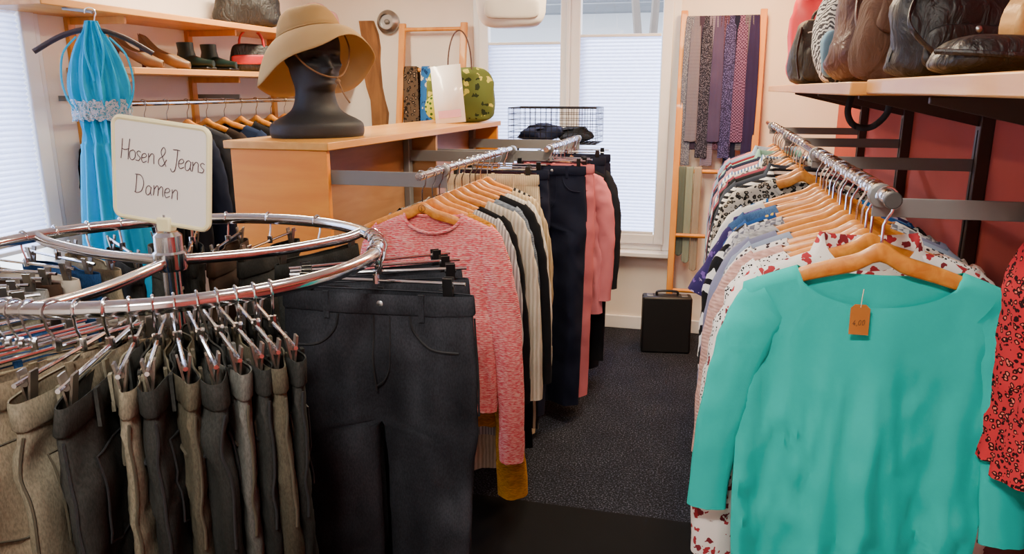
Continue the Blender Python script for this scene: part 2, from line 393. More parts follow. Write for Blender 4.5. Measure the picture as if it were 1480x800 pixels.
def put_top(name, label, catg, var, mat, loc, rz=0, group=None, trim=None):
    t = thing(name, label, catg, loc, rz, group)
    for k, me in var.items():
        nm = PN.get(k) or ('sleeve' if k.startswith('sleeve') else 'cuff')
        obj(nm, me, (trim or mat) if nm in ('neckband', 'collar', 'cuff') else mat, t)
    return t
# hangers
def hook_mesh(r=.0024, bottom=-.088, k=.0165):
    p = [(0, 0, bottom), (0, 0, -.05), (.004, 0, -.038), (.011, 0, -.026)]
    p += [(k*cos(radians(a)), 0, k*sin(radians(a))) for a in range(-35, 200, 14)]
    return MB().tube(p, r, 6).mesh('hanger_hook')
HOOK = hook_mesh(); HOOKC = hook_mesh(bottom=-.058)
def wood_hanger_mesh():
    R = []; n = 36
    for i in range(n+1):
        q = -1+2*i/n; x = .205*q; a = abs(q)
        zt = ZSH+.018*math.exp(-(q/.13)**2)-.066*a**1.5; h = .034-.010*a; zb = zt-h+.0
        zb = min(zb, zt-.018)
        ty = .0068
        if i in (0, n): ty *= .5; zt -= .006; zb += .006
        R.append([(x, -ty, zb+.004), (x, -ty, zt-.004), (x, -ty*.5, zt), (x, ty*.5, zt), (x, ty, zt-.004), (x, ty, zb+.004), (x, ty*.5, zb), (x, -ty*.5, zb)])
    return MB().rows(R, True, 0, True, True).mesh('hanger_arms', 60)
WH = wood_hanger_mesh()
def clip_parts():
    bar = MB().tube([(-.185, 0, -.056), (.185, 0, -.056)], .0034, 8)
    bar.tube([(0, 0, -.062), (0, 0, -.044)], .007, 8)
    clips = []
    for s in (-1, 1):
        x = s*.150; m_ = MB()
        for e in (-1, 1):
            M = Matrix.Translation((x, e*.005, -.066)) @ Matrix.Rotation(-e*radians(9), 4, 'X')
            m_.box(-.010, .010, -.0016, .0016, -.034, .022, 0, M)
        m_.tube([(x-.012, 0, -.060), (x+.012, 0, -.060)], .0055, 8)
        clips.append(m_.mesh('hanger_clip'))
    return bar.mesh('hanger_bar'), clips
CBAR, CCLIP = clip_parts()
def wood_hanger(label, loc, rz=0, group=None, mat=None):
    t = thing('wooden_hanger', label, 'hanger', loc, rz, group)
    obj('hanger_arms', WH, mat or HWOOD, t); obj('hook', HOOK, CHROME, t)
    return t
def clip_hanger(label, loc, rz=0, group=None, black=False, sx=1):
    t = thing('clip_hanger', label, 'hanger', loc, rz, group); t.scale = (sx, 1, 1)
    obj('bar', CBAR, CHROME, t); obj('hook', HOOKC, CHROME, t)
    for c in CCLIP: obj('clip', c, BLACKP if black else CLIPM, t)
    return t
# trousers -----------------------------------------------------------
def trouser_parts(W=.2, L=1.0, seed=0, d0=.016, d1=.030, foldA=.010, legw=.1, hemw=.085, rise=.27, wr=1.0, bunch=0):
    rs = random.Random(seed); ph = [rs.uniform(0, 6.28) for _ in range(6)]
    ZT = -.082; N = 56; K = 7
    def half(z):
        q = (ZT-z)
        return W*(1+.05*min(1, q/.18))+bunch*.35*sin(z*17+ph[3])*min(1, q/.1)
    def dep(z): q = ZT-z; return d0+(d1-d0)*min(1, q/.12)
    def fd(x, z):
        q = max(0, min(1, (ZT-z)/.45)); q2 = min(1, (ZT-z)/.05)
        f = foldA*q*(sin(x*24+ph[0]+z*1.5)+.6*sin(x*47+ph[1]-z*2.5))+.010*q*noise.noise(Vector((x*7+seed, z*5, .3)))
        f += wr*q2*(.0035*noise.noise(Vector((x*18+seed, z*12, 2.3)))+.006*noise.noise(Vector((x*9+seed+z*8, z*9-x*6, 7.3))))
        rg = noise.noise(Vector((x*7+seed, z*10+abs(x)*9, 4.4)))
        f -= wr*q2*.004*max(0, 1-abs(rg)*6)
        f += bunch*(.6*sin(x*34+ph[4])+.4*sin(x*61+ph[5]+z*6))
        return f
    def sup(c, p): return math.copysign(abs(c)**p, c)
    def ysurf(x, z, side):
        w = half(z); c = min(1, abs(x)/w)**(1/.85); s_ = sqrt(max(0, 1-c*c))
        return side*dep(z)*s_**.7+fd(x, z)
    rows = []; nh = 18
    for i in range(nh+1):
        z = ZT-rise*i/nh; w = half(z); d = dep(z)
        row = []
        for k in range(N):
            a = 2*pi*k/N; x = w*sup(cos(a), .85)
            val = 1-.5*(i/nh)**2*math.exp(-(x/.03)**2)
            row.append(Vector((x, d*sup(sin(a), .7)*val+fd(x, z), z)))
        rows.append(row)
    mb = MB(); mb.rows(rows, True)
    base = nh*N
    F_, B_ = 3*N//4, N//4
    cr = rows[-1]; mids = []
    for k in range(1, K+1):
        t = k/(K+1); p = cr[B_].lerp(cr[F_], t); p = p+Vector((0, 0, -.012*sin(pi*t))); mids.append(p)
    mo = len(mb.v); mb.v += [tuple(p) for p in mids]
    for sgn in (1, -1):
        if sgn == 1:
            ring = [base+((F_+j) % N) for j in range(N//2+1)]+[mo+k for k in range(K)]
        else:
            ring = [base+((F_-j) % N) for j in range(N//2+1)]+[mo+k for k in range(K)]
        M_ = len(ring); prev = ring; nl = 38; zc = ZT-rise
        for i in range(1, nl+1):
            t = i/nl; z = zc-(L-rise)*t; lw = legw*1.04*(1-t)+hemw*t; cx = sgn*(half(zc)*.51*(1-.18*t)); d = dep(z)*1.05
            lw0 = half(zc)*.5
            e = min(1, i/4.0); lw = lw0*(1-e)+lw*e
            new = []
            for j in range(M_):
                a = -pi/2+pi*j/(N//2) if j <= N//2 else pi/2+pi*(j-N//2)/(K+1)
                wob = 1+.035*wr*noise.noise(Vector((cos(a)+seed, sgn*2, z*9)))
                x = cx+sgn*lw*wob*sup(cos(a), .95); new.append((x, d*wob*sup(sin(a), .85)+fd(x, z)+.004*sgn*t, z))
            o = len(mb.v); mb.v += new; ids = list(range(o, o+M_))
            for j in range(M_):
                mb.f.append((prev[j], prev[(j+1) % M_], ids[(j+1) % M_], ids[j])); mb.m.append(0)
            prev = ids
    P = {}
    P['legs'] = [mb.mesh('trouser_legs', 80)]
    R = []
    for (dz, g) in ((.002, .002), (.003, .0045), (-.004, .0055), (-.034, .0055), (-.038, .002)):
        z = ZT+dz; row = []
        for k in range(N):
            a = 2*pi*k/N; zz = min(z, ZT); w = half(zz)+g; x = w*sup(cos(a), .85); row.append((x, (dep(zz)+g)*sup(sin(a), .7)+fd(x, zz), z))
        R.append(row)
    P['waistband'] = [MB().rows(R, True).mesh('waistband', 50)]
    def seam(pts, side, r=.0016):
        q = cat(pts, 5); return MB().tube([(a_.x, ysurf(a_.x, a_.y, side)+side*.0012, a_.y) for a_ in q], r, 5)
    V = lambda *l: [(x, z, 0) for x, z in l]
    P['fly'] = [seam(V((.0, ZT-.04), (.0, ZT-.12), (.002, ZT-.20)), -1, .002).mesh('fly'), seam(V((.034, ZT-.04), (.034, ZT-.13), (.024, ZT-.17), (.002, ZT-.19)), -1, .0014).mesh('fly_stitching')]
    P['pocket_seam'] = [seam(V((s*.075*W/.198, ZT-.04), (s*.085*W/.198, ZT-.075), (s*.12*W/.198, ZT-.105), (s*.175*W/.198, ZT-.112)), -1, .0028).mesh('pocket_seam') for s in (-1, 1)]
    e_ = []
    for s in (-1, 1):
        pts = [(s*(half(ZT-.045-k*.03)+.0016), fd(s*half(ZT-.045-k*.03), ZT-.045-k*.03)+.004, ZT-.045-k*.03) for k in range(8)]
        e_.append(MB().tube(cat(pts, 3), .0022, 5).mesh('side_seam'))
    P['side_seam'] = e_
    bp = []; bs = []
    for s in (-1, 1):
        R = []
        def pk(i, k):
            t = i/8; z = ZT-.085-.135*t; u = -1+2*k/8; x = s*W*.5+u*(.062-.006*t)*W/.198; zz = z-(.02*(1-abs(u)) if i == 8 else 0)
            return Vector((x, ysurf(x, zz, 1)+.004, zz))
        for i in range(9): R.append([pk(i, k) for k in range(9)])
        bp.append(MB().rows(R).mesh('back_pocket', 80))
        loop = [pk(0, k) for k in range(9)]+[pk(i, 8) for i in range(1, 9)]+[pk(8, k) for k in range(7, -1, -1)]+[pk(i, 0) for i in range(7, 0, -1)]
        bs.append(MB().tube(loop, .0017, 5, True).mesh('pocket_stitching'))
    P['back_pocket'] = bp; P['pocket_stitching'] = bs
    P['belt_loop'] = []
    for x, side in ((-.1, -1), (.1, -1), (-.13, 1), (0, 1), (.13, 1)):
        x *= W/.198
        y = ysurf(x, ZT, side)+side*.0085
        P['belt_loop'].append(MB().box(x-.006, x+.006, y-.0025, y+.0025, ZT-.050, ZT+.006).mesh('belt_loop'))
    y = ysurf(.012, ZT, -1)-.006
    P['button'] = [MB().lathe([(.0, 0), (.007, 0), (.0085, .0015), (.0065, .003), (0, .0032)], 14, (0, 0, 0), Matrix.Translation((.014, y, ZT-.018)) @ Matrix.Rotation(pi/2, 4, 'X')).mesh('button')]
    return P
SEAMY = ('fly', 'pocket_seam', 'side_seam', 'pocket_stitching')
def put_trousers(label, P, mat, loc, rz, group=None, detail=True, seam=None):
    t = thing('trousers', label, 'trousers', loc, rz, group)
    for k, ml in P.items():
        if not detail and k in SEAMY+('belt_loop', 'button'): continue
        for me in ml:
            obj(me.name.split('.')[0] if k == 'fly' else k, me, STEEL if k == 'button' else (seam or mat) if k in SEAMY else mat, t)
    return t
ORD = ['zeroth', 'first', 'second', 'third', 'fourth', 'fifth', 'sixth', 'seventh', 'eighth', 'ninth', 'tenth', 'eleventh', 'twelfth', 'thirteenth', 'fourteenth', 'fifteenth', 'sixteenth', 'seventeenth', 'eighteenth', 'nineteenth', 'twentieth',
       'twenty-first', 'twenty-second', 'twenty-third', 'twenty-fourth', 'twenty-fifth', 'twenty-sixth', 'twenty-seventh', 'twenty-eighth', 'twenty-ninth', 'thirtieth', 'thirty-first', 'thirty-second', 'thirty-third', 'thirty-fourth', 'thirty-fifth', 'thirty-sixth', 'thirty-seventh', 'thirty-eighth', 'thirty-ninth', 'fortieth', 'forty-first', 'forty-second']
# ------------------------------------------------------------------ round rack
RC = Vector((-1.041, 1.281, 1.28)); RR = .415
rk = thing('round_clothes_rack', 'round chrome clothes rack loaded with trousers in the left foreground', 'clothes rack', (RC.x, RC.y, 0))
MB().tube([(RR*cos(2*pi*i/72), RR*sin(2*pi*i/72), RC.z) for i in range(72)], .0135, 14, True).build('ring', CHROME, rk)
MB().tube([(0, 0, .05), (0, 0, RC.z+.04)], .0165, 16).build('pole', CHROME, rk)
MB().lathe([(.0, -.035), (.03, -.035), (.032, -.03), (.032, .0), (.027, .004), (.027, .035), (.02, .042), (0, .042)], 24, (0, 0, RC.z)).build('hub', CHROME, rk)
for a in (33, 155, -98):
    A = radians(a)+YAW; d = Vector((cos(A), sin(A), 0))
    MB().tube(cat([d*.02+Vector((0, 0, RC.z-.018)), d*.2+Vector((0, 0, RC.z-.022)), d*.36+Vector((0, 0, RC.z-.012)), d*(RR-.005)+Vector((0, 0, RC.z))], 5), .0115, 10).build('spoke', CHROME, rk)
for a in (30, 120, 210, 300):
    d = Vector((cos(radians(a)), sin(radians(a)), 0))
    MB().tube(cat([Vector((0, 0, .1)), d*.1+Vector((0, 0, .09)), d*.35+Vector((0, 0, .015))], 4), .014, 8).build('foot', CHROME, rk)
# trousers on it
P1 = trouser_parts(.198, 1.0, 1, .016, .032, .008, wr=1.1, legw=.095, hemw=.080)
P2 = trouser_parts(.150, .98, 2, .017, .022, .008, legw=.074, hemw=.066, wr=1.2, bunch=.006)
P3 = trouser_parts(.142, .96, 3, .014, .018, .009, legw=.070, hemw=.062, wr=1.3, bunch=.008)
P5 = trouser_parts(.185, .98, 6, .015, .024, .010, legw=.091, hemw=.078, wr=1.6)
P7 = trouser_parts(.160, .97, 8, .020, .026, .008, legw=.078, hemw=.072, wr=1.4, bunch=.005)
DB = fabric('black_denim', '#2b2d32', '#1d1e22', '#43464d', 'denim'); DG = fabric('olive_grey_twill', '#736d5c', '#575142', '#8f8876', 'denim')
DG2 = fabric('taupe_twill', '#7c6f5b', '#605345', '#988a73', 'denim'); DD = fabric('charcoal_denim', '#2c2d2b', '#1b1b19', '#434340', 'denim')
DN = fabric('dark_blue_denim', '#1c3a62', '#0e2038', '#3b6190', 'denim'); DO = fabric('dark_olive_cord', '#4d493d', '#343128', '#67614f', 'denim')
DGY = fabric('washed_grey_denim', '#5b5b56', '#42423e', '#74746e', 'denim')
DW = fabric('cream_cotton', '#d7cdbb', '#b9ad98', None, 'plain'); DBR = fabric('brown_cotton', '#4e3a2c', '#2f221a', None, 'plain')
DM = fabric('mid_blue_denim', '#3c5d86', '#253f60', '#5b7ca0', 'denim'); DLG = fabric('light_grey_denim', '#8d8d88', '#6a6a66', '#a0a09a', 'denim')
DK2 = fabric('beige_twill', '#93876c', '#786c55', '#aca186', 'denim')
STITCH = plain('grey_stitching', '#141518', .8); STT = plain('tan_stitching', '#423c2e', .8); STN = plain('dark_blue_stitching', '#0d1a30', .8)
ring = [(-1, 'black denim', DB, P1, 0), (-45, 'dark charcoal', DD, P3, -15), (-49, 'smoke olive', DO, P2, -11), (-53, 'charcoal', DD, P3, -7), (-57, 'washed grey', DGY, P3, -2), (-61, 'dark grey olive', DD, P7, 0), (-65.5, 'dark taupe', DO, P3, 2), (-69.5, 'soft black', DD, P2, 0), (-74, 'faded olive', DG, P3, 2),
        (-78.5, 'jet grey', DD, P5, -4), (-84, 'pale olive', DG, P7, -8), (-89, 'taupe back-pocket', DG2, P5, -30), (-94, 'stone taupe', DG2, P3, -27), (-97, 'beige khaki', DK2, P7, -25), (-100, 'dark blue denim', DN, P5, -25), (-105, 'pale khaki', DK2, P3, -20), (-110, 'mid blue denim', DM, P2, -16),
        (-118, 'deep blue denim', DN, P5, -8), (-128, 'olive twill', DG, P7, 0), (-138, 'ash taupe', DG2, P3, 0), (-149, 'night blue denim', DN, P5, 0), (-160, 'black cotton', DD, P2, 0), (-171, 'cream cotton', DW, P3, 0),
        (-181, 'light grey denim', DLG, P2, 0), (-191, 'brown cotton', DBR, P3, 0), (-201, 'pale cream', DW, P2, 0), (-211, 'navy denim', DN, P3, 0), (-221, 'sand cotton', DK2, P3, 0), (-231, 'ink black', DD, P2, 0), (-242, 'ash grey', DGY, P3, 0), (-253, 'dark grey', DD, P3, 0), (-265, 'black brown', DBR, P2, 0), (-280, 'black twill', DD, P2, 0), (-300, 'night black', DD, P3, 0),
        (-335, 'coal black', DB, P5, 0), (-342, 'soot black', DB, P5, 0), (-350, 'raven black', DB, P5, 0)]
for i, (a, nm, mt, P, sw) in enumerate(ring):
    A = radians(a)+YAW
    rz = A+radians(sw)+(radians(rnd.uniform(-2, 2)) if i else radians(-9))
    loc = (RC.x+RR*cos(A), RC.y+RR*sin(A), RC.z)
    lab = 'large faded black jeans facing the aisle on the round rack' if i == 0 else f'{nm} trousers on the round rack, {ORD[i]} pair clockwise from the faded black jeans'
    put_trousers(lab, P, mt, loc, rz, 'trousers on the round rack', detail=(i < 21), seam=STITCH if mt in (DB, DD) else STT if mt in (DG, DG2, DK2, DO, DGY) else STN if mt in (DN, DM) else None)
    clip_hanger('clip hanger holding the large faded black jeans' if i == 0 else f'clip hanger holding the {nm} trousers, {ORD[i]} clockwise from the faded black jeans', loc, rz, 'clip hangers on the round rack', i == 0 or i > 33, .8 if P in (P2, P3) else .86 if P is P7 else 1)
# sign ---------------------------------------------------------------
GL = {
 'H': (.5, [[(0, 1), (.01, .5), (0, 0)], [(.42, 1.04), (.40, .5), (.42, 0)], [(0, .5), (.2, .47), (.42, .55)]]),
 'o': (.42, [[(.2, .5), (.03, .38), (.05, .1), (.2, 0), (.34, .14), (.33, .4), (.2, .5)]]),
 's': (.36, [[(.28, .45), (.15, .5), (.05, .4), (.14, .27), (.26, .18), (.2, .03), (.02, .03)]]),
 'e': (.40, [[(.03, .25), (.2, .27), (.31, .38), (.2, .5), (.05, .4), (.03, .15), (.15, 0), (.34, .1)]]),
 'n': (.46, [[(.03, .48), (.06, .25), (.05, 0)], [(.06, .28), (.2, .48), (.33, .42), (.35, .2), (.38, 0)]]),
 '&': (.62, [[(.5, 0), (.3, .35), (.14, .7), (.25, .95), (.38, .8), (.3, .55), (.05, .3), (.08, .05), (.28, 0), (.5, .35)]]),
 'J': (.46, [[(.05, .98), (.3, 1), (.48, .98)], [(.33, 1), (.34, .4), (.27, -.12), (.1, -.2), (0, -.05)]]),
 'a': (.44, [[(.32, .42), (.18, .5), (.04, .36), (.05, .08), (.17, 0), (.3, .15), (.33, .45)], [(.33, .45), (.32, .15), (.4, 0)]]),
 'D': (.6, [[(.04, 1), (.05, .5), (.04, 0)], [(-.06, .97), (.3, .95), (.5, .6), (.42, .15), (.15, -.02), (-.02, .02)]]),
 'm': (.66, [[(.03, .48), (.06, .25), (.05, 0)], [(.06, .28), (.18, .48), (.28, .4), (.29, 0)], [(.29, .28), (.42, .48), (.52, .4), (.54, .15), (.58, 0)]]),
 '4': (.5, [[(.3, 1), (.02, .35), (.45, .35)], [(.32, .6), (.3, 0)]]), ',': (.22, [[(.1, .08), (.08, -.05), (.02, -.15)]]),
 '0': (.5, [[(.22, 1), (.04, .7), (.06, .2), (.22, 0), (.4, .25), (.4, .75), (.22, 1)]]), '5': (.45, [[(.36, 1), (.1, 1), (.07, .6), (.3, .6), (.36, .3), (.22, .02), (.02, .06)]]), ' ': (.20, [])}
rw = random.Random(5)
def write(mb, text, x, z, h, y, r, slope=0, slant=.12, gap=1.0, loose=0):
    for ch in text:
        w, st = GL[ch]; hh = h*(1+loose*rw.uniform(-1, 1)); dz = loose*h*.5*rw.uniform(-1, 1)
        for pl in st:
            mb.tube([(x+hh*(p.x+slant*p.y), y, z+dz+hh*p.y+slope*(hh*p.x)) for p in cat([(a, b_, 0) for a, b_ in pl], 5)], r, 5)
        x += w*h*gap; z += slope*w*h*gap
    return x
sg = thing('rack_sign', 'white handwritten sign in a cream frame clipped on top of the round rack', 'sign', (RC.x, RC.y, RC.z+.042), YAW-radians(14))
def rrect(w, h, r, n=5):
    o = []
    for cx, cz, a0 in ((w-r, h-r, 0), (-w+r, h-r, 90), (-w+r, -h+r, 180), (w-r, -h+r, 270)):
        for k in range(n+1):
            a = radians(a0+90*k/n); o.append((cx+r*cos(a), cz+r*sin(a)))
    return o
CREAM = plain('cream_plastic', '#efe6b4', .4, 0, .05); SIGNW = plain('white_card', '#f3efe9', .35, 0, .03, 4, 0, .4)
MB().tube([(0, 0, -.02), (0, 0, .035)], .006, 10).build('stem', STEEL, sg)
mb = MB().box(-.016, .016, -.011, .011, .002, .03); mb.build('stem_socket', CREAM, sg, bevel=.004)
bd = MB().rows([[(x, y, z) for x, z in rrect(.104, .096, .014)] for y in (-.003, .003)], True, 0, True, True).build('board', SIGNW, sg)
bd.location = (.003, -.002, .117); bd.rotation_euler = (0, radians(6.5), 0)
MB().tube([(x, 0, z) for x, z in rrect(.106, .098, .016)], .0055, 8, True).build('frame', CREAM, bd)
mb = MB(); write(mb, 'Hosen & Jeans', -.088, .018, .0385, -.0045, .00085, -.02, gap=.92, loose=.06); mb.build('handwriting', INK, bd)
mb = MB(); write(mb, 'Damen', -.058, -.045, .039, -.0045, .00085, -.02, loose=.06); mb.build('handwriting', INK, bd)
# ------------------------------------------------------------------ right wall rail, brackets, shelf
RX, RZ = .30, 1.42
rr_ = thing('wall_clothes_rail', 'chrome clothes rail on grey steel arms along the red wall', 'clothes rail', (RX, 1.38, RZ))
MB().tube([(0, 0, 0), (0, 3.05, 0)], .0125, 14).build('rail', CHROME, rr_)
MB().tube([(0, -.010, 0), (0, .006, 0)], .0145, 14).build('end_cap', plain('dark_grey_cap', '#4c4b4a', .5, .2, .05), rr_, bevel=.002)
YU = (1.47, 2.36, 3.24, 4.12)
for y in YU:
    MB().box(-.012, XR-.03-RX, y-1.38-.003, y-1.38+.003, -.042, -.008).tube([(0, y-1.38-.012, -.004), (0, y-1.38+.012, -.004)], .021, 12).build('rail_arm', GREYMETAL, rr_, bevel=.001)
    mb = MB().box(XR-.035-RX, XR-RX, y-1.38-.022, y-1.38+.022, .62-RZ, 1.583-RZ); mb.build('upright', DARKMETAL, rr_, bevel=.003)
    MB().box(XR-.037-RX, XR-.034-RX, y-1.38-.004, y-1.38+.004, .7-RZ, 1.49-RZ).build('slot_strip', BLACKP, rr_)
SX = .275
for nm, y0, y1, dz in (('far', 1.75, 4.25, 0), ('near', .45, 1.745, .004)):
    tag(MB().box(SX+(.0 if nm == 'far' else .03), XR, y0, y1, 1.586+dz, 1.614+dz).build('wall_shelf', SHELFW, bevel=.003), 'long beech shelf board holding the row of bags on the red wall' if nm == 'far' else 'nearer beech shelf board at the right edge carrying a black pouch', 'shelf')
for k, y in enumerate((1.62, 2.36, 3.24, 4.12)):
    mb = MB().add([(XR-.035, y-.008, 1.585), (XR-.035, y+.008, 1.585), (SX+.12, y+.008, 1.585), (SX+.12, y-.008, 1.585), (XR-.035, y-.008, 1.50), (XR-.035, y+.008, 1.50), (SX+.12, y+.008, 1.572), (SX+.12, y-.008, 1.572)],
                  [(0, 1, 2, 3), (4, 5, 6, 7), (0, 1, 5, 4), (1, 2, 6, 5), (2, 3, 7, 6), (3, 0, 4, 7)])
    tag(mb.build('shelf_bracket', DARKMETAL, bevel=.002), f'dark triangular bracket under the bag shelf, {ORD[k+1]} from the front', 'bracket', 'shelf brackets on the red wall')
# tops variants
VA = top_meshes(seed=1, L=.68, sleeve=.42, neck=.14, nd=.06, splay=.04)
VB = top_meshes(seed=2, L=.72, sleeve=.58, neck=.115, splay=.02)
VBC = top_meshes(seed=2, L=.72, sleeve=.58, neck=.085, collar='collar', splay=.02)
VC = top_meshes(seed=3, L=.64, sleeve=.20, neck=.15, nd=.09, splay=.06, hw=(.055, .06, .06))
VD = top_meshes(seed=4, L=.76, sleeve=.60, neck=.135, splay=.01, thick=.024)
VDJ = top_meshes(seed=4, L=.76, sleeve=.60, neck=.09, splay=.01, collar='band', thick=.024)
VE = top_meshes(seed=5, L=.70, sleeve=.35, neck=.15, nd=.05, fold=.013, splay=.04)
VF = top_meshes(seed=6, L=.82, sleeve=.57, neck=.13, fold=.014, splay=.01, thick=.022)
VT = top_meshes(seed=21, W=.222, L=.80, sleeve=.44, neck=.132, nd=.066, splay=.034, fold=.013, flare=.92, hw=(.052, .046, .037), thick=.013, wr=1.7, slug=.5, lump=.45)
VR = top_meshes(seed=22, W=.215, L=.60, sleeve=.40, neck=.09, splay=.04, fold=.012)
TEAL = fabric('teal_jersey', '#1ecac0', '#15b5ab', None, 'plain', .6, .85, .12)
def G(n, *a, **k): return fabric(n, *a, **k)
WR = G('white_red_floral', '#f4ece6', '#a8323a', '#7d2a33', kind='floral', sc=1.8)
right = [
 ('white red-print blouse', WR, VBC), ('black and white speckled blouse', G('bw_speckle', '#efebe6', '#1b1a1b', kind='dots', sc=2.6), VD), ('pale pink knitted top', G('pale_pink', '#d2a89c', '#b58a80', kind='knit'), VA),
 ('white dark-dotted blouse', G('white_dot', '#e8e2dc', '#3a3236', kind='dots', sc=1.6), VF), ('pale blue grey shirt', G('pale_blue', '#9aa6ba', '#7b88a0'), VB), ('grey lilac jersey top', G('lilac', '#8c8da6', '#6c6d88'), VA),
 ('light grey melange top', G('lgrey', '#b4b3b2', '#8d8c8c', kind='knit'), VD), ('grey checked shirt', G('rose_check', '#b9b7b8', '#6a6a74', kind='weave', sc=1.5), VB), ('black and white zebra blouse', G('zebra', '#ece8e2', '#17171a', kind='zebra'), VE),
 ('navy yellow-flowered blouse', G('navy_floral', '#1d4a86', '#d9b53a', '#3f86b8', kind='floral', sc=1.2), VF), ('blue chambray shirt', G('chambray', '#4a6a94', '#34517a', '#6f8db2', kind='denim'), VB), ('dark violet patterned top', G('violet', '#352a5c', '#6c4f96', '#b9a8cc', kind='floral', sc=2), VC),
 ('white cotton top', G('white_c', '#efece6', '#d1cdc6'), VA), ('bright blue leaf-print blouse', G('blue_leaf', '#1e62a4', '#e6e6e0', '#16345c', kind='floral', sc=1.1), VF),
 ('grey leopard blouse', G('gleo', '#b9b2a6', '#1c1a19', '#7d7468', kind='leopard', sc=1.6), VDJ), ('black and white striped shirt', G('bw_stripe', '#e8e4de', '#1b1b1f', kind='stripe_h', sc=1), VBC),
 ('dark slate blouse', G('beige', '#3c424e', '#2a2f3a'), VBC), ('black top', G('blk', '#1a1a1d', '#0e0e10'), VDJ), ('mulberry top', G('coral', '#8f3a4c', '#6c2a3a'), VDJ), ('grey snakeskin blouse', G('snake', '#b9b6b0', '#3c3b3c', '#7a7874', kind='leopard', sc=1.4), VBC),
 ('white blue-striped shirt', G('w_stripe', '#e9e9ea', '#4f6d9c', kind='stripe_v', sc=1.6), VBC), ('dusty rose blouse', G('drose', '#b9808a', '#97636c'), VDJ), ('navy jersey top', G('navyj', '#1f2740', '#141a2c'), VDJ), ('mint green shirt', G('mint', '#8fbcae', '#6f9d90'), VBC),
 ('dark red top', G('dred', '#7b1f2e', '#5a1421'), VDJ), ('light denim shirt', G('ldenim', '#8ea6c0', '#6e88a6', '#a9bdd2', kind='denim'), VBC), ('pink blouse', G('pinkb', '#c98090', '#a86474'), VDJ), ('dark blue jacket', G('dbj', '#243252', '#162038'), VF)]
y = 1.50; TY = 1.42
ROT = radians(1)
tl_ = put_top('shirt', 'teal three-quarter sleeve shirt with a kraft price tag, foremost on the right rail', 'shirt', VT, TEAL, (RX, TY, RZ), ROT)
wood_hanger('wooden hanger holding the teal shirt', (RX, TY, RZ), ROT, 'wooden hangers on the right rail')
tg = MB().rows([[(-.016, -.0008, -.03), (.016, -.0008, -.03), (.016, -.0008, .017), (.009, -.0008, .024), (-.009, -.0008, .024), (-.016, -.0008, .017)], [(-.016, .0008, -.03), (.016, .0008, -.03), (.016, .0008, .017), (.009, .0008, .024), (-.009, .0008, .024), (-.016, .0008, .017)]], True, 0, True, True).build('price_tag', KRAFT, tl_)
tg.location = (-.028, -.030, -.210); tg.rotation_euler = (radians(-4), 0, 0)
mb = MB(); write(mb, '4,00', -.011, -.014, .0095, -.0014, .0004, .1, gap=1.3); mb.build('handwritten_price', INKP, tg)
mb = MB().tube([(0, -.001, .019), (.001, .0, .035), (.004, .008, .05)], .0008, 5); mb.build('string', plain('string', '#d9c9a8', .9), tg)
DHG = wood('dark_hanger_walnut', '#3a2a20', '#58402f', (30, 30, 30), .4, .2)
for i, (nm, mt, V) in enumerate(right):
    if i == 14: y += .30
    g = .062 if i < 14 else .102
    rz = radians(rnd.uniform(-9, 9)) if i != 14 else radians(3)
    loc = (RX, y+rnd.uniform(-.018, .018), RZ)
    put_top('shirt', f'{nm}, {ORD[i+1]} garment behind the teal shirt on the right rail', 'top', V, mt, loc, rz, 'tops on the right rail')
    wood_hanger(f'wooden hanger holding the {nm}, {ORD[i+1]} behind the teal shirt', loc, rz, 'wooden hangers on the right rail', DHG if i in (17, 20, 23, 26) else None)
    y += g
RED = G('red_leopard', '#cf2f38', '#2a1214', '#ef6f5c', kind='leopard', sc=2.5)
hk = thing('wall_hook_arm', 'grey steel hook arm on the red wall carrying the red leopard blouse', 'hook', (.615, 1.19, 1.55))
MB().tube([(-.02, 0, 0), (.125, 0, 0)], .0125, 10).box(.11, .125, -.03, .03, -.06, .03).build('arm', GREYMETAL, hk)
put_top('blouse', 'red leopard print blouse at the right edge beside the teal shirt', 'blouse', VR, RED, (.615, 1.19, 1.55), radians(112))
wood_hanger('wooden hanger holding the red leopard print blouse', (.615, 1.19, 1.55), radians(112))
# ------------------------------------------------------------------ gondola cabinet and left rail
GX0, GX1, GY0, GY1, GZ = -1.68, -1.275, 2.42, 4.35, 1.42
GR = -radians(2.5)
gc = thing('display_cabinet', 'tall orange beech display cabinet with its end panel facing the round rack', 'cabinet', ((GX0+GX1)/2, GY0, 0), GR)
def bx(nm, x0, x1, y0, y1, z0, z1, mt, bev=.003):
    cx = (GX0+GX1)/2; return MB().box(x0-cx, x1-cx, y0-GY0, y1-GY0, z0, z1).build(nm, mt, gc, bevel=bev)
bx('end_panel', GX0+.01, GX1-.005, GY0, GY0+.022, .0, GZ-.028, PANEL)
bx('end_panel', GX0+.01, GX1-.005, GY1-.022, GY1, .0, GZ-.028, PANEL)
bx('top_board', GX0-.01, GX1+.008, GY0-.012, GY1+.01, GZ-.028, GZ, wood('cabinet_top_beech', '#cc882c', '#e0a246', (10, 1.2, 10), .4, .2))
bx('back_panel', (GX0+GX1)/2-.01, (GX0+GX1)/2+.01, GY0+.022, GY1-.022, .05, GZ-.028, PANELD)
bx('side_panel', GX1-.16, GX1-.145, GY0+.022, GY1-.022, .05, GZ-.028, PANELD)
bx('plinth', GX0+.03, GX1-.03, GY0+.03, GY1-.03, 0, .08, DARKMETAL)
for yy in (GY0+.06, 3.36, GY1-.1): bx('upright', GX1-.145, GX1-.115, yy-.02, yy+.02, .1, GZ-.03, GREYMETAL)
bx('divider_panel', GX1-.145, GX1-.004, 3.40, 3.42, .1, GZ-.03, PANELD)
LX, LZ = -.865, 1.335
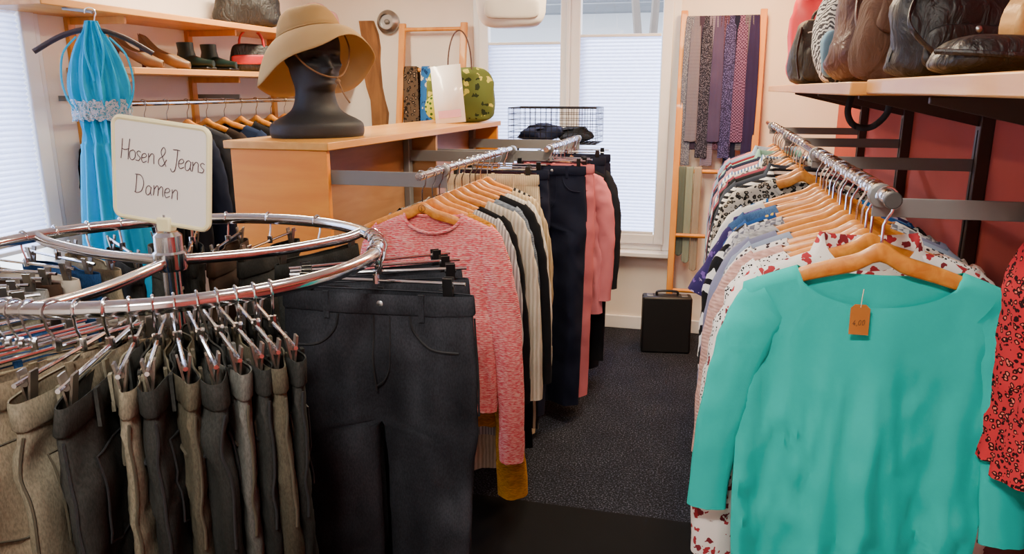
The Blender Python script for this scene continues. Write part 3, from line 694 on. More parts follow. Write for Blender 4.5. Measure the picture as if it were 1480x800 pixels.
lr = thing('cabinet_clothes_rail', 'chrome clothes rail held by grey arms off the side of the beech cabinet', 'clothes rail', (LX, 2.3, LZ))
MB().tube([(0, -.09, 0), (0, 1.10, 0)], .0125, 14).build('rail', CHROME, lr)
for yy in (2.44, 3.36):
    MB().box(GX1-.13-LX, .012, yy-2.3-.003, yy-2.3+.003, -.062, -.012).tube([(0, yy-2.3-.012, -.004), (0, yy-2.3+.012, -.004)], .02, 12).build('rail_arm', GREYMETAL, lr, bevel=.001)
LX2 = -.71
lr2 = thing('cabinet_clothes_rail', 'second clothes rail, further back along the cabinet, below the wire basket', 'clothes rail', (LX2, 3.4, LZ))
MB().tube([(0, -.02, 0), (0, .88, 0)], .0125, 14).build('rail', CHROME, lr2)
for yy in (3.46, 4.22):
    MB().box(GX1-.06-LX2, .012, yy-3.4-.003, yy-3.4+.003, -.062, -.012).tube([(0, yy-3.4-.012, -.004), (0, yy-3.4+.012, -.004)], .02, 12).build('rail_arm', GREYMETAL, lr2, bevel=.001)
PINK = fabric('coral_white_knit', '#e95560', '#f5aea6', None, 'knit', 1.3, .95, .5)
VP = top_meshes(seed=31, W=.205, L=.76, sleeve=.755, neck=.095, nd=.058, splay=.045, fold=.014, collar='band', hw=(.060, .054, .040), thick=.022, slug=.95, hemrib=True, wr=1.8, bandr=.006, flare=.98)
VK = top_meshes(seed=32, W=.218, L=.78, sleeve=.62, neck=.11, splay=.03, thick=.026, fold=.011, slug=1.0, hemrib=True)
VL = top_meshes(seed=33, W=.226, L=1.14, sleeve=.66, neck=.11, splay=.035, thick=.026, fold=.016)
VS = top_meshes(seed=36, W=.212, L=.92, sleeve=.56, neck=.11, splay=.01, thick=.020, fold=.012, slug=.8)
VV = top_meshes(seed=34, W=.205, L=1.15, sleeve=.0, neck=.1, nd=.1, thick=.026, fold=.018)
VW = top_meshes(seed=35, W=.205, L=.85, sleeve=.60, neck=.085, splay=.02, thick=.026, fold=.018, slug=.9, hw=(.052, .048, .04), wr=1.6)
VM = top_meshes(seed=37, W=.200, L=.86, sleeve=.92, neck=.11, splay=.060, thick=.024, fold=.016, slug=1.1, hw=(.050, .045, .05), hemrib=True)
LR0 = 2.235
put_top('sweater', 'pink and white melange knitted sweater foremost on the middle rail', 'sweater', VP, PINK, (LX+.035, LR0, LZ), radians(3))
wh = wood_hanger('wooden hanger in the neck of the pink sweater', (LX, LR0, LZ), radians(3))
mb = MB().tube([(.011*cos(2*pi*k/20), -.0078, ZSH-.002+.011*sin(2*pi*k/20)) for k in range(20)], .0007, 5, True); write(mb, '5', -.004, ZSH-.008, .012, -.0078, .0007); mb.build('pencil_mark', INKP, wh)
left = [('mustard knitted cardigan', G('mustard', '#d3931e', '#b07714', kind='knit', sc=1.2, bump=.5), VM), ('pale grey striped top', G('pgs', '#c9c8c6', '#8f8f90', kind='stripe_v', sc=2), VS), ('black fine top', G('bft', '#17171a', '#0c0c0e'), VK),
        ('cream cable knit sweater', G('ccab', '#e3d8c2', '#bfb198', kind='cable', sc=1.6, bump=.6), VL), ('grey blue sweater', G('gbs', '#7c8896', '#606c7a', kind='knit'), VS), ('black tunic', G('btun', '#1a1b20', '#0e0f12'), VL),
        ('white ribbed sweater', G('wbr', '#e4ded2', '#c2baaa', kind='cable', sc=1.8), VK), ('beige long cardigan', G('blc', '#cdb68f', '#ab946e', kind='cable', sc=1.6, bump=.5), VS), ('black and cream tunic', G('oat', '#d8c8a8', '#26262a', kind='stripe_v', sc=1.0), VV),
        ('cream corduroy trousers', fabric('cream_cord', '#e0cfae', '#bfac8a', None, 'cable', 3), 'T'), ('dark plum trousers', fabric('plumt', '#3a1b28', '#24101a'), 'T'), ('navy trousers', fabric('navt', '#1c2138', '#111526'), 'T'),
        ('midnight slim trousers', fabric('navw', '#191d33', '#0f1222'), 'T'), ('salmon pink trousers', fabric('dpk', '#d87a80', '#b05c64'), 'T'), ('burgundy trousers', fabric('burg', '#5a2430', '#3c1620'), 'T'), ('pale pink jacket', fabric('ppj', '#d98088', '#b4626c'), VW), ('black dress', G('bdr', '#15151a', '#0b0b0f'), VV),
        ('dark navy trousers', fabric('nlt', '#1a1d30', '#0f111e'), 'T'), ('anthracite jacket', fabric('ant', '#23242c', '#16171d'), VW), ('midnight blue trousers', fabric('mnt', '#181b33', '#0d0f1e'), 'T')]
P4 = trouser_parts(.19, 1.14, 9, .018, .030, .018, .1, .105, wr=1.2, bunch=.006)
P6 = trouser_parts(.165, 1.16, 12, .018, .026, .020, .085, .085, wr=1.4, bunch=.008)
y = LR0+.085
for i, (nm, mt, V) in enumerate(left):
    if i == 12: y = 3.44
    rz = radians(rnd.uniform(-10, 10)); X_ = LX if i < 12 else LX2
    yj = y+rnd.uniform(-.012, .012)
    lab = f'{nm}, {ORD[i+1]} garment behind the pink sweater on the middle rail'
    if V == 'T':
        put_trousers(lab, P4 if i % 2 else P6, mt, (X_, yj, LZ), rz, 'garments on the middle rail', True); clip_hanger(f'clip hanger holding the {nm}, {ORD[i+1]} behind the pink sweater', (X_, yj, LZ), rz, 'hangers on the middle rail', True, 1 if i % 2 else .9)
    else:
        put_top('top', lab, 'top', V, mt, (X_+(.015 if i == 0 else .01), yj, LZ), rz if i else radians(2), 'garments on the middle rail'); wood_hanger(f'wooden hanger holding the {nm}, {ORD[i+1]} behind the pink sweater', (X_, yj, LZ), rz if i else radians(2), 'hangers on the middle rail')
    y += .080 if i < 9 else .10
# ------------------------------------------------------------------ mannequin head and hat
hp = Vector((-1.475, 2.72, GZ))
FACE = radians(-38)
HB = plain('matte_black_foam', '#1c1c1e', .6, 0, .25, 30, .5)
prof = [(0, .125, .115, .160), (.015, .130, .118, .165), (.045, .128, .114, .162), (.062, .112, .104, .140), (.078, .088, .093, .108), (.094, .073, .088, .086), (.115, .064, .085, .074), (.142, .062, .084, .067), (.160, .066, .085, .065), (.174, .088, .088, .065), (.191, .099, .093, .069), (.216, .098, .099, .076),
        (.241, .100, .105, .081), (.261, .100, .109, .084), (.281, .097, .111, .086), (.306, .102, .113, .087), (.331, .101, .111, .086), (.361, .091, .103, .079), (.386, .073, .088, .066), (.406, .047, .061, .043), (.417, .02, .03, .02), (.420, .004, .006, .004)]
R = []
pv = cat([(p[0], p[1], p[2]) for p in prof], 6); pw = cat([(p[0], p[3], 0) for p in prof], 6)
for a_, b_ in zip(pv, pw):
    z, xf, xb, w = a_.x, a_.y, a_.z, b_.y; row = []; zf = z+.029
    for k in range(90):
        a = 2*pi*k/90; an = a if a <= pi else a-2*pi
        rx = xf if cos(a) > 0 else xb
        x = rx*cos(a); yv = w*sin(a); add = 0
        gz = lambda z0, s_: math.exp(-((zf-z0)/s_)**2); ga = lambda a0, s_: math.exp(-((an-a0)/s_)**2)
        add += .038*ga(0, .17)*(gz(.266, .013)+.6*gz(.288, .018)) + .014*ga(0, .28)*(gz(.249, .006)+gz(.236, .007))-.011*ga(0, .3)*gz(.2425, .0035)
        add += -.026*(ga(.46, .22)+ga(-.46, .22))*gz(.302, .014)+.014*(ga(.46, .14)+ga(-.46, .14))*gz(.300, .007)+.014*ga(0, .35)*gz(.214, .012)
        add += .011*(ga(.45, .3)+ga(-.45, .3))*gz(.324, .008)+.010*(ga(.75, .25)+ga(-.75, .25))*gz(.280, .015)
        add += .016*(ga(1.65, .1)+ga(-1.65, .1))*gz(.295, .026)
        L_ = sqrt(x*x+yv*yv)+1e-6
        row.append((x+add*x/L_, yv+add*yv/L_, z))
    R.append(row)
mh = thing('mannequin_head', 'black foam mannequin head and neck standing on the cabinet top, wearing a sun hat', 'mannequin head', hp, FACE)
mh.scale = (1.10, 1.12, 1.06)
MB().rows(R, True, 0, True, True).build('head', HB, mh, ang=80)
HATM = fabric('tan_cotton', '#b39362', '#967848', None, 'plain', .6, .9, .2); HATU = fabric('beige_lining', '#bfa070', '#a18456')
ht = thing('sun_hat', 'tan wide-brimmed sun hat with chin cord on the black mannequin head', 'hat', hp+Vector((cos(FACE)*-.022, sin(FACE)*-.022, .362)), FACE)
ht.rotation_euler = (radians(5), radians(-16), FACE); ht.scale = (1.14, 1.14, 1.05)
R = []
for (rd, z) in ((.003, .112), (.035, .110), (.062, .101), (.082, .085), (.096, .060), (.104, .035), (.109, .012)):
    R.append([(rd*1.05*cos(2*pi*k/48), rd*.98*sin(2*pi*k/48), z+.003*sin(2*pi*k/48*3)) for k in range(48)])
MB().rows(R, True, 0, True).build('crown', HATM, ht, ang=60, solid=.002)
R = []
for j in range(16):
    t = j/15; row = []
    for k in range(84):
        a = 2*pi*k/84; rd = .109+.106*t*(1-.10*cos(a))-.014*t*t; dr = -.034*t-.048*t*t-.078*t*t*(.5-.5*cos(a))-.014*t*t*abs(sin(a))+.013*t*sin(2*a+.6)+.008*t*t*sin(5*a)
        row.append(((rd*1.03)*cos(a), rd*.98*sin(a), .012+dr))
    R.append(row)
MB().rows(R, True).build('brim', HATU, ht, ang=80, solid=.003)
MB().tube([(.110*1.05*cos(2*pi*k/48), .110*.98*sin(2*pi*k/48), .016) for k in range(48)], .004, 6, True).build('hat_band', HATM, ht)
cord = plain('brown_cord', '#7a5634', .8)
MB().tube(cat([(.05, -.105, .0), (.08, -.095, -.09), (.10, -.055, -.150), (.118, 0, -.178), (.10, .05, -.145), (.075, .092, -.07), (.05, .1, 0)], 6), .0028, 6).build('chin_cord', cord, ht)
MB().tube(cat([(.118, 0, -.178), (.145, -.01, -.21), (.175, -.02, -.25), (.20, -.02, -.29)], 5), .0028, 6).sph((.128, -.005, -.195), .009, 8).build('cord_end', cord, ht)
# ------------------------------------------------------------------ bags
def soft(w, d, h, e1=.35, e2=.4, taper=0, seed=0, nz=.012, n=26, sag=0):
    R = []
    def sg(c, p): return math.copysign(abs(c)**p, c)
    for i in range(1, n):
        t = -pi/2+pi*i/n; row = []
        for k in range(2*n):
            a = 2*pi*k/(2*n)
            x = sg(cos(t), e1)*sg(cos(a), e2); yv = sg(cos(t), e1)*sg(sin(a), e2); z = sg(sin(t), e1)
            f = 1-taper*(z*.5+.5)
            px, py, pz = x*w/2*f, yv*d/2*f, h/2+z*h/2
            q = noise.noise(Vector((px*9+seed, py*9, pz*9)))*nz + .3*nz*noise.noise(Vector((px*22+seed, py*22, pz*22)))
            pz -= sag*max(0, z)*(1-(x*x))*h
            row.append((px+q*(1 if px > 0 else -1), py+q*(1 if py > 0 else -1), max(0, pz+q*.4)))
        R.append(row)
    m_ = MB(); m_.rows(R, True, 0, True, True); return m_
def arc(w, h, y=0, z0=0, n=10): return [(-w/2*cos(pi*k/n), y, z0+h*sin(pi*k/n)**.8) for k in range(n+1)]
ZS = 1.6145
RB = plain('red_nylon', '#b31c2e', .5, 0, .2)
def sbag(u, X, z=ZS):
    p = at(u, 110, X=X); return Vector((X, p.y, z))
p = sbag(1178, .44)
t = thing('backpack', 'small black backpack at the far end of the bag shelf', 'backpack', p, radians(14))
soft(.26, .16, .28, .55, .6, .2, 1, .02).build('body', NYLON, t); o = soft(.19, .07, .15, .5, .55, .12, 2).build('front_pocket', NYLON, t); o.location = (0, -.075, .02)
MB().tube(cat(arc(.07, .05, 0, .27), 2), .007, 8).build('handle', NYLON, t)
MB().tube(cat([(-.08, -.085, .22), (0, -.105, .235), (.08, -.085, .22)], 5), .003, 6).build('zip', STEEL, t)
MB().tube(cat([(-.095, -.05, .24), (-.125, -.10, .13), (-.10, -.08, .03)], 6), .013, 8, flat=.35).build('strap', NYLON, t)
MB().box(.03, .038, -.122, -.117, .05, .19).build('hang_tag', SIGNW, t)
t = thing('backpack', 'red and black backpack behind the small black backpack on the bag shelf', 'backpack', (.47, 4.08, ZS), radians(-8))
soft(.28, .15, .46, .5, .55, .12, 3, .02).build('body', RB, t); soft(.17, .05, .17, .45, .5, .1, 4).build('front_pocket', NYLON, t).location = (0, -.07, .03); MB().tube(cat(arc(.08, .05, 0, .45), 2), .008, 8).build('handle', NYLON, t)
t = thing('backpack', 'dark grey rucksack standing at the wall behind the patterned bag', 'backpack', (.58, 3.36, ZS), radians(5))
soft(.22, .17, .42, .5, .55, .2, 14, .02).build('body', leather('dark_grey_nylon', '#34353b', .6), t); o = soft(.15, .06, .17, .5, .5, .1, 15).build('front_pocket', NYLON, t); o.location = (0, -.085, .03); MB().tube(cat(arc(.08, .05, 0, .41), 2), .008, 8).build('handle', NYLON, t)
p = sbag(1238, .43)
PAT = G('grey_white_pattern', '#3f3e42', '#c9c6c2', '#26262a', kind='zebra', sc=4)
t = thing('shoulder_bag', 'grey and white woven pattern bag beside the small black backpack', 'bag', (.41, p.y+.1, ZS), radians(20))
soft(.22, .13, .35, .5, .55, .25, 5, .02).build('body', PAT, t); MB().tube(cat(arc(.14, .11, 0, .32), 2), .008, 8).build('handle', LEATHK, t)
o = soft(.13, .03, .14, .4, .5, 0, 50).build('pocket', fabric('pale_blue_canvas', '#7d9fb4', '#5d7f94'), t); o.location = (-.05, -.062, .02)
t = thing('handbag', 'brown leather slouchy handbag in the middle of the bag shelf', 'handbag', (.46, 2.60, ZS), radians(22))
soft(.28, .17, .31, .6, .65, .25, 6, .022, sag=.12).build('body', LEATHB, t); MB().tube(cat(arc(.17, .15, -.03, .24), 2), .011, 8).build('handle', LEATHB, t); MB().tube(cat(arc(.15, .13, .03, .24), 2), .011, 8).build('handle', LEATHB, t); MB().tube(cat([(-.09, -.07, .22), (0, -.085, .21), (.09, -.07, .22)], 5), .0035, 6).build('zip', STEEL, t)
o = soft(.17, .03, .13, .5, .6, 0, 52).build('front_pocket', LEATHB, t); o.location = (0, -.082, .03)
MB().tube(cat([(-.10, -.06, .25), (-.13, -.12, .16), (-.06, -.125, .06), (.03, -.115, .03)], 6), .010, 8, flat=.4).build('shoulder_strap', LEATHB, t)
t = thing('handbag', 'dark brown suede handbag with a beige tag on the bag shelf', 'handbag', (.44, 2.17, ZS), radians(18))
soft(.24, .14, .25, .6, .65, .25, 7, .02, sag=.1).build('body', SUEDE, t); MB().tube(cat(arc(.14, .16, -.02, .2), 2), .009, 8).build('handle', SUEDE, t); MB().box(-.012, .012, -.084, -.081, .13, .17).build('tag', plain('beige_card', '#c9a878', .7), t)
o = soft(.17, .03, .10, .5, .6, 0, 51).build('flap', SUEDE, t); o.location = (0, -.060, .11)
MB().tube(cat([(.08, -.05, .2), (.12, -.10, .12), (.06, -.11, .04), (-.03, -.10, .02)], 6), .008, 8, flat=.4).build('shoulder_strap', SUEDE, t)
t = thing('handbag', 'black slouching bag against the wall between the suede and leather handbags', 'handbag', (.61, 2.38, ZS), radians(10))
soft(.22, .15, .36, .6, .65, .3, 17, .025).build('body', NYLON, t); MB().tube(cat(arc(.11, .1, 0, .33), 2), .008, 8).build('handle', NYLON, t)
t = thing('handbag', 'dark plum soft bag against the wall above the large black bag', 'handbag', (.62, 2.0, ZS), radians(10))
soft(.2, .13, .34, .6, .65, .3, 19, .025).build('body', leather('dark_plum_leather', '#2c1a20', .5), t); MB().tube(cat(arc(.11, .1, 0, .31), 2), .008, 8).build('handle', LEATHK, t)
t = thing('handbag', 'large black leather handbag on the bag shelf at the top right', 'handbag', (.48, 1.86, ZS), radians(14))
soft(.29, .18, .22, .65, .7, .2, 8, .026, sag=.15).build('body', LEATHK, t); MB().tube(cat(arc(.18, .15, -.05, .16), 2), .010, 8).build('handle', LEATHK, t); MB().tube(cat(arc(.16, .13, .04, .17), 2), .010, 8).build('handle', LEATHK, t); MB().sph((0, -.095, .10), .008, 8).build('clasp', STEEL, t)
o = soft(.20, .03, .09, .5, .6, 0, 53).build('front_pocket', LEATHK, t); o.location = (0, -.085, .02)
MB().tube(cat([(-.11, -.05, .16), (-.14, -.11, .10), (-.05, -.12, .03), (.07, -.115, .015)], 6), .009, 8, flat=.4).build('shoulder_strap', LEATHK, t)
t = thing('clutch_bag', 'soft black pouch lying in front on the nearer shelf board', 'bag', (.45, 1.50, ZS+.006), radians(8))
soft(.22, .15, .065, .8, .8, .1, 9, .016).build('body', leather('black_satin', '#101011', .45), t); MB().tube(cat([(-.10, -.03, .04), (-.06, -.08, .035), (.02, -.085, .03), (.09, -.04, .035)], 6), .005, 8).build('strap', LEATHK, t)
t = thing('round_bag', 'tan gold round purse at the right end of the bag shelf', 'bag', (.57, 1.60, ZS+.006), radians(18))
mb = MB().lathe([(.0, -.03), (.07, -.03), (.082, -.02), (.082, .02), (.07, .03), (0, .03)], 32, (0, 0, 0), Matrix.Translation((0, 0, .085)) @ Matrix.Rotation(pi/2, 4, 'X')); mb.build('body', plain('gold_leather', '#b98a4a', .35, .3, .15, 14, .2), t)
MB().tube(cat(arc(.10, .09, 0, .15), 2), .006, 8).build('strap', LEATHB, t)
tag(MB().tube(cat([(.42, 2.62, 1.585), (.41, 2.61, 1.53), (.43, 2.60, 1.49), (.48, 2.595, 1.485), (.52, 2.59, 1.53), (.52, 2.59, 1.585)], 6), .010, 8, flat=.5).build('bag_strap', NYLON), 'black bag strap looping down below the bag shelf', 'strap')
# tropical bag and paper on cabinet
fp = Vector((-1.335, 4.08, GZ))
TROP = G('tropical_print', '#5d6a34', '#c9c24e', '#2a3420', kind='floral', sc=1.0)
t = thing('tote_bag', 'yellow and green tropical print tote bag at the far end of the cabinet top', 'bag', fp, radians(12))
soft(.40, .16, .31, .5, .55, .15, 12, .02, sag=.06).build('body', TROP, t); MB().tube(cat(arc(.13, .24, -.05, .24), 2), .004, 8).build('handle', LEATHB, t)
MB().lathe([(0, 0), (.06, 0), (.068, .006), (.06, .012), (0, .012)], 24, (0, 0, 0), Matrix.Translation((-.12, -.082, .08)) @ Matrix.Rotation(pi/2, 4, 'X')).build('motif', fabric('lime_motif', '#b9c23a', '#2f5a2a', '#d8d8a0', 'dots', .8), t)
t = thing('paper_sign', 'white paper sheet leaning against the tropical print bag', 'paper', (-1.335, 3.90, GZ), radians(14))
t.rotation_euler = (radians(-14), radians(-6), radians(14))
MB().rows([[(-.08, 0, .002), (0, -.006, .002), (.08, 0, .002)], [(-.08, 0, .16), (0, -.006, .16), (.08, 0, .16)], [(-.08, 0, .31), (0, -.003, .31), (.08, 0, .31)]]).build('sheet', SIGNW, t, solid=.001)
MB().box(-.06, .06, -.0085, -.0075, .03, .07).build('pink_print', plain('pink_print', '#d99aa0', .6), t)
# ------------------------------------------------------------------ wooden ladder rack behind cabinet with scarves
def ladder(label, x0, x1, ztop, zbot, ytop, ybot, rungs, th=.022):
    t = thing('ladder_rack', label, 'rack')
    for x in (x0, x1):
        MB().add([(x-th, ybot-.015, zbot), (x+th, ybot-.015, zbot), (x+th, ybot+.015, zbot), (x-th, ybot+.015, zbot), (x-th, ytop-.015, ztop), (x+th, ytop-.015, ztop), (x+th, ytop+.015, ztop), (x-th, ytop+.015, ztop)],
                 [(0, 1, 2, 3), (4, 5, 6, 7), (0, 1, 5, 4), (1, 2, 6, 5), (2, 3, 7, 6), (3, 0, 4, 7)]).build('pole', POLEW, t, bevel=.004)
    for z in rungs:
        k = (z-zbot)/(ztop-zbot); yy = ybot+(ytop-ybot)*k
        MB().tube([(x0, yy, z), (x1, yy, z)], .013, 10).build('rung', POLEW, t)
    return t
ladder('pine ladder rack with scarves between the corner timber and the far window', -2.03, -1.60, 2.02, .0, 4.98, 4.62, (1.98, 1.72, 1.35, .9, .45))
def strip(path, wfun, th=.003, wave=0, seed=0):
    R = []; n = len(path)
    for i, q in enumerate(path):
        w = wfun(i/(n-1)); row = []
        for k in range(9):
            u = -1+2*k/8; row.append(Vector((q[0]+u*w, q[1]+wave*sin(u*7+seed)+.0*u, q[2])))
        R.append(row)
    return MB().rows(R)
SC = [('brown leopard print scarf', G('sc_leo', '#5b4a3c', '#1f1814', '#8f7a64', kind='leopard', sc=1), -1.955, .05), ('blue and cream scarf', G('sc_blue', '#2e6bb0', '#e6dcc8', '#1c3a66', kind='floral', sc=1.3), -1.845, .04), ('dark brown patterned scarf', G('sc_br', '#3a241c', '#8a6a48', '#1a100c', kind='floral', sc=1.5), -1.74, .05)]
for nm, mt, x, w in SC:
    yr = 4.62+.36*(1.72/2.02)
    pth = cat([(x, yr+.022, 1.3), (x, yr+.022, 1.6), (x, yr+.017, 1.72), (x, yr, 1.737), (x, yr-.017, 1.72), (x, yr-.03, 1.5), (x, yr-.034, 1.22)], 5)
    tag(strip(pth, lambda t_: w+.006*sin(t_*9), wave=.006, seed=x*30).build('scarf', mt, solid=.004, ang=80), f'{nm} hanging on the ladder rack behind the cabinet', 'scarf', 'scarves on the ladder rack')
# silver round fitting
q = at(562, 32, Y=5.04)
t = thing('wall_disc', 'round silver metal fitting on the back wall above the ladder rack', 'fitting', q)
MB().lathe([(.0, -.02), (.045, -.02), (.075, -.01), (.078, .02), (.06, .045), (.05, .05), (.048, .03), (0, .028)], 32, (0, 0, 0), Matrix.Rotation(pi/2, 4, 'X')).build('dish', STEEL, t)
MB().sph((0, -.036, 0), .018, 8).build('knob', GREYMETAL, t)
# ------------------------------------------------------------------ tie rack on the right of window
ladder('tall pine ladder rack hung with ties right of the far window', -.195, .265, 2.06, .0, 4.99, 4.78, (2.0, 1.72, 1.1, .7, .35), .02)
ties = [('grey blue dotted', G('tie1', '#565c70', '#9a9dac', kind='dots', sc=3)), ('silver striped', G('tie2', '#807d8a', '#4a475e', kind='stripe_h', sc=2.5)), ('dark mauve', G('tie3', '#40354a', '#2e253a')), ('dark slate dotted', G('tie4', '#222232', '#6a6a80', kind='dots', sc=3)), ('pale lilac striped', G('tie5', '#857e96', '#4d4862', kind='stripe_h', sc=3)), ('violet grey', G('tie6', '#4d4466', '#383152')), ('smoky plum dotted', G('tie10b', '#3c2838', '#7a5a78', kind='dots', sc=3)), ('purple navy dotted', G('tie7', '#2a284c', '#6663a0', kind='dots', sc=2.6)), ('ink navy', G('tie8', '#181a36', '#0f1024')), ('plum patterned', G('tie9', '#3a203e', '#775a80', kind='weave', sc=2)), ('graphite striped', G('tie11', '#2f2f3a', '#6a6a7a', kind='stripe_h', sc=3)), ('deep violet', G('tie12', '#2e2650', '#1f1938'))]
for i, (nm, mt) in enumerate(ties):
    x = -.155+i*.034; yr = 4.78+.21*(2.0/2.06); L_ = 1.14+.14*((i*7) % 4)/3
    fy = -.042-.010*(i % 2)
    pth = cat([(x, yr+.02, L_+.22), (x, yr+.02, 1.8), (x, yr+.016, 2.0), (x, yr, 2.016), (x, yr-.018, 2.0), (x, yr+fy-.012, 1.75), (x, yr+fy-.030, L_+.06), (x, yr+fy-.032, L_)], 6)
    def wf(t_): return (.019 if t_ < .45 else .020+.016*min(1, (t_-.45)/.30)) if t_ < .93 else max(.002, .036*(1-(t_-.93)/.07))
    tag(strip(pth, wf, wave=.002, seed=i).build('necktie', mt, solid=.005, ang=80), f'{nm} necktie on the pine rack, {ORD[i+1]} from the left', 'necktie', 'neckties on the pine rack')
for x, nm, c in ((-.155, 'grey green', '#5f6a64'), (-.11, 'pale sage', '#8f9a8c'), (-.06, 'dull beige', '#a3988a')):
    yr = 4.78+.21*(1.1/2.06); zb = .56-(x+.15)*1.0
    pth = cat([(x, yr+.02, .9), (x, yr+.016, 1.1), (x, yr, 1.116), (x, yr-.016, 1.1), (x, yr-.02, .8), (x, yr-.022, zb+.06), (x, yr-.022, zb)], 6)
    tag(strip(pth, lambda t_: .022 if t_ < .93 else .022*(1-(t_-.93)/.08), wave=.002).build('necktie', G('tie_'+nm.replace(' ', '_'), c), solid=.005, ang=80), f'{nm} necktie on the lower rung of the pine rack', 'necktie')
# briefcase
t = thing('briefcase', 'black hard briefcase standing on the carpet under the far window', 'briefcase', (-.20, 4.64, 0), radians(8))
CASE = plain('black_case', '#121113', .5, 0, .2)
MB().box(-.15, .15, -.055, .0, 0, .36).build('shell', CASE, t, bevel=.012); MB().box(-.15, .15, .002, .055, 0, .36).build('shell', CASE, t, bevel=.012)
MB().tube(cat([(-.06, 0, .358), (-.055, 0, .385), (.055, 0, .385), (.06, 0, .358)], 5), .008, 8).build('handle', BLACKP, t)
for s in (-1, 1): MB().box(s*.105-.018, s*.105+.018, -.03, .03, .357, .364).build('lock', STEEL, t, bevel=.001)
# ------------------------------------------------------------------ wire basket
BKX = -.90
bk = thing('wire_basket', 'black wire basket on a stand behind the end of the middle rail', 'basket', (BKX, 4.58, 0))
mb = MB(); bw, bd_, z0, z1 = .26, .15, 1.285, 1.49
for z in [z0+(z1-z0)*k/6 for k in range(7)]:
    mb.tube([(-bw, -bd_, z), (bw, -bd_, z), (bw, bd_, z), (-bw, bd_, z)], .0022 if z < z1-.001 else .004, 5, True)
for k in range(17):
    x = -bw+2*bw*k/16; mb.tube([(x, -bd_, z1), (x, -bd_, z0), (x, bd_, z0), (x, bd_, z1)], .0019, 5)
for k in range(9):
    y = -bd_+2*bd_*k/8; mb.tube([(-bw, y, z1), (-bw, y, z0), (bw, y, z0), (bw, y, z1)], .0019, 5)
mb.build('wire_cage', BLACKP, bk)
for sx in (-1, 1): MB().tube([(sx*.15-.1, .05, 0), (sx*.15-.1, .05, z0)], .008, 8).build('leg', BLACKP, bk)
NC = fabric('navy_cloth', '#1d2744', '#101830')
for k, (dx, dy, h, w) in enumerate(((-.11, 0, .10, .26), (.11, .01, .08, .24))):
    o = soft(w, .25, h, .8, .8, .2, 60+k, .055).build('folded_clothes', [NC, fabric('dark_blue_cloth', '#20262f', '#14181f')][k]); o.location = (BKX+dx, 4.58+dy, z0+.006)
    tag(o, ['crumpled navy cloth in the left half of the wire basket', 'crumpled charcoal cloth in the right half of the wire basket'][k], 'clothes')
# white bag hanging from the ceiling
t = thing('handbag', 'white leather handbag hanging from above before the far window', 'handbag', (-.90, 3.5, 1.865), radians(14))
WLE = plain('white_leather', '#e6dfd2', .4, 0, .06, 10, .15); WST = plain('white_strap', '#d2c8b8', .5)
soft(.29, .14, .22, .45, .55, -.12, 70, .012).build('body', WLE, t)
o = soft(.24, .03, .09, .4, .5, 0, 71, .005).build('front_pocket', WST, t); o.location = (0, -.066, .035)
for s in (-1, 1): MB().tube(cat([(s*.11, 0, .2), (s*.09, 0, .35), (s*.01, 0, .585)], 6), .006, 8).build('strap', WST, t)
MB().tube(cat([(-.1, -.066, .135), (0, -.086, .137), (.1, -.066, .135)], 5), .003, 6).build('zip', STEEL, t)
# ------------------------------------------------------------------ left wall: shelves, shoes, rail, dress
for nm, z, y0, lab in (('u', 1.915, 2.42, 'upper beech shelf on the left wall above the shoe shelf'), ('l', 1.675, 2.86, 'lower beech shelf on the left wall holding shoes')):
    tag(MB().box(XL, -2.40, y0, 4.95, z-.014, z+.014).build('wall_shelf', SHELFW, bevel=.003), lab, 'shelf')
for k, yy in enumerate((2.9, 3.7, 4.5)):
    o = MB().box(XL, XL+.02, yy-.02, yy+.02, 1.3, 1.9).box(XL+.02, XL+.3, yy-.006, yy+.006, 1.87, 1.9).box(XL+.02, XL+.3, yy-.006, yy+.006, 1.63, 1.66).build('shelf_support', POLEW)
    tag(o, f'pale wooden shelf support on the left wall, {ORD[k+1]} from the front', 'bracket', 'shelf supports on the left wall')
def pump(mt, sole, label, loc, rz):
    t = thing('shoe', label, 'shoe', loc, rz, 'shoes on the lower left shelf'); R = []; n = 24
    for i in range(n+1):
        s = i/n; x = -.12+.24*s; hb = .075*max(0, min(1, (s-.25)/.65))**1.3
        hw_ = .040*sin(pi*min(1, (s+.02)/.5)*.5)**.7*(1-.35*max(0, (s-.45)/.55))
        if s > .9: hw_ *= sqrt(max(.05, 1-((s-.9)/.1)**2))
        top = (.018+.03*min(1, s/.3)) if s < .35 else .048-.012*sin(pi*(s-.35)/.65)+.016*max(0, (s-.7)/.3)
        ov = 1 if s < .30 else max(0, 1-(s-.30)/.06)
        row = []
        for k in range(17):
            a = pi*(k/16)*1.0; c = cos(a)
            yv = hw_*math.copysign(abs(c)**.6, c); zz = hb+top*abs(c)**2.2
            row.append([x, yv, zz+.004])
        if ov > 0:
            for k in (0, 1, 15, 16):
                f = 1 if k in (0, 16) else .5
                row[k][1] *= 1-ov*f; row[k][2] += ov*f*.006
        R.append([tuple(p) for p in row])
    MB().rows(R).build('upper', mt, t, solid=.003, ang=80)
    MB().tube([(.098, 0, .085), (.106, 0, .045), (.110, 0, .0)], [.024, .012, .009], 10).build('heel', sole, t)
    t.scale = (1, 1, 1.15)
    return t
BRL = plain('tan_shoe_leather', '#7a5a3c', .4, 0, .2); MAR = plain('burgundy_shoe_leather', '#5a1426', .35, 0, .2); TLS = plain('dark_teal_leather', '#0d2422', .4, 0, .2)
for k, (u, mt, lab) in enumerate(((200, BRL, 'tan pump with burgundy heel, nearer of the pair on the lower left shelf'), (240, BRL, 'tan pump with burgundy heel, farther of the pair on the lower left shelf'))):
    p = at(u, 95, X=-2.54); pump(mt, MAR, lab, (-2.54, p.y, 1.69), radians(190))
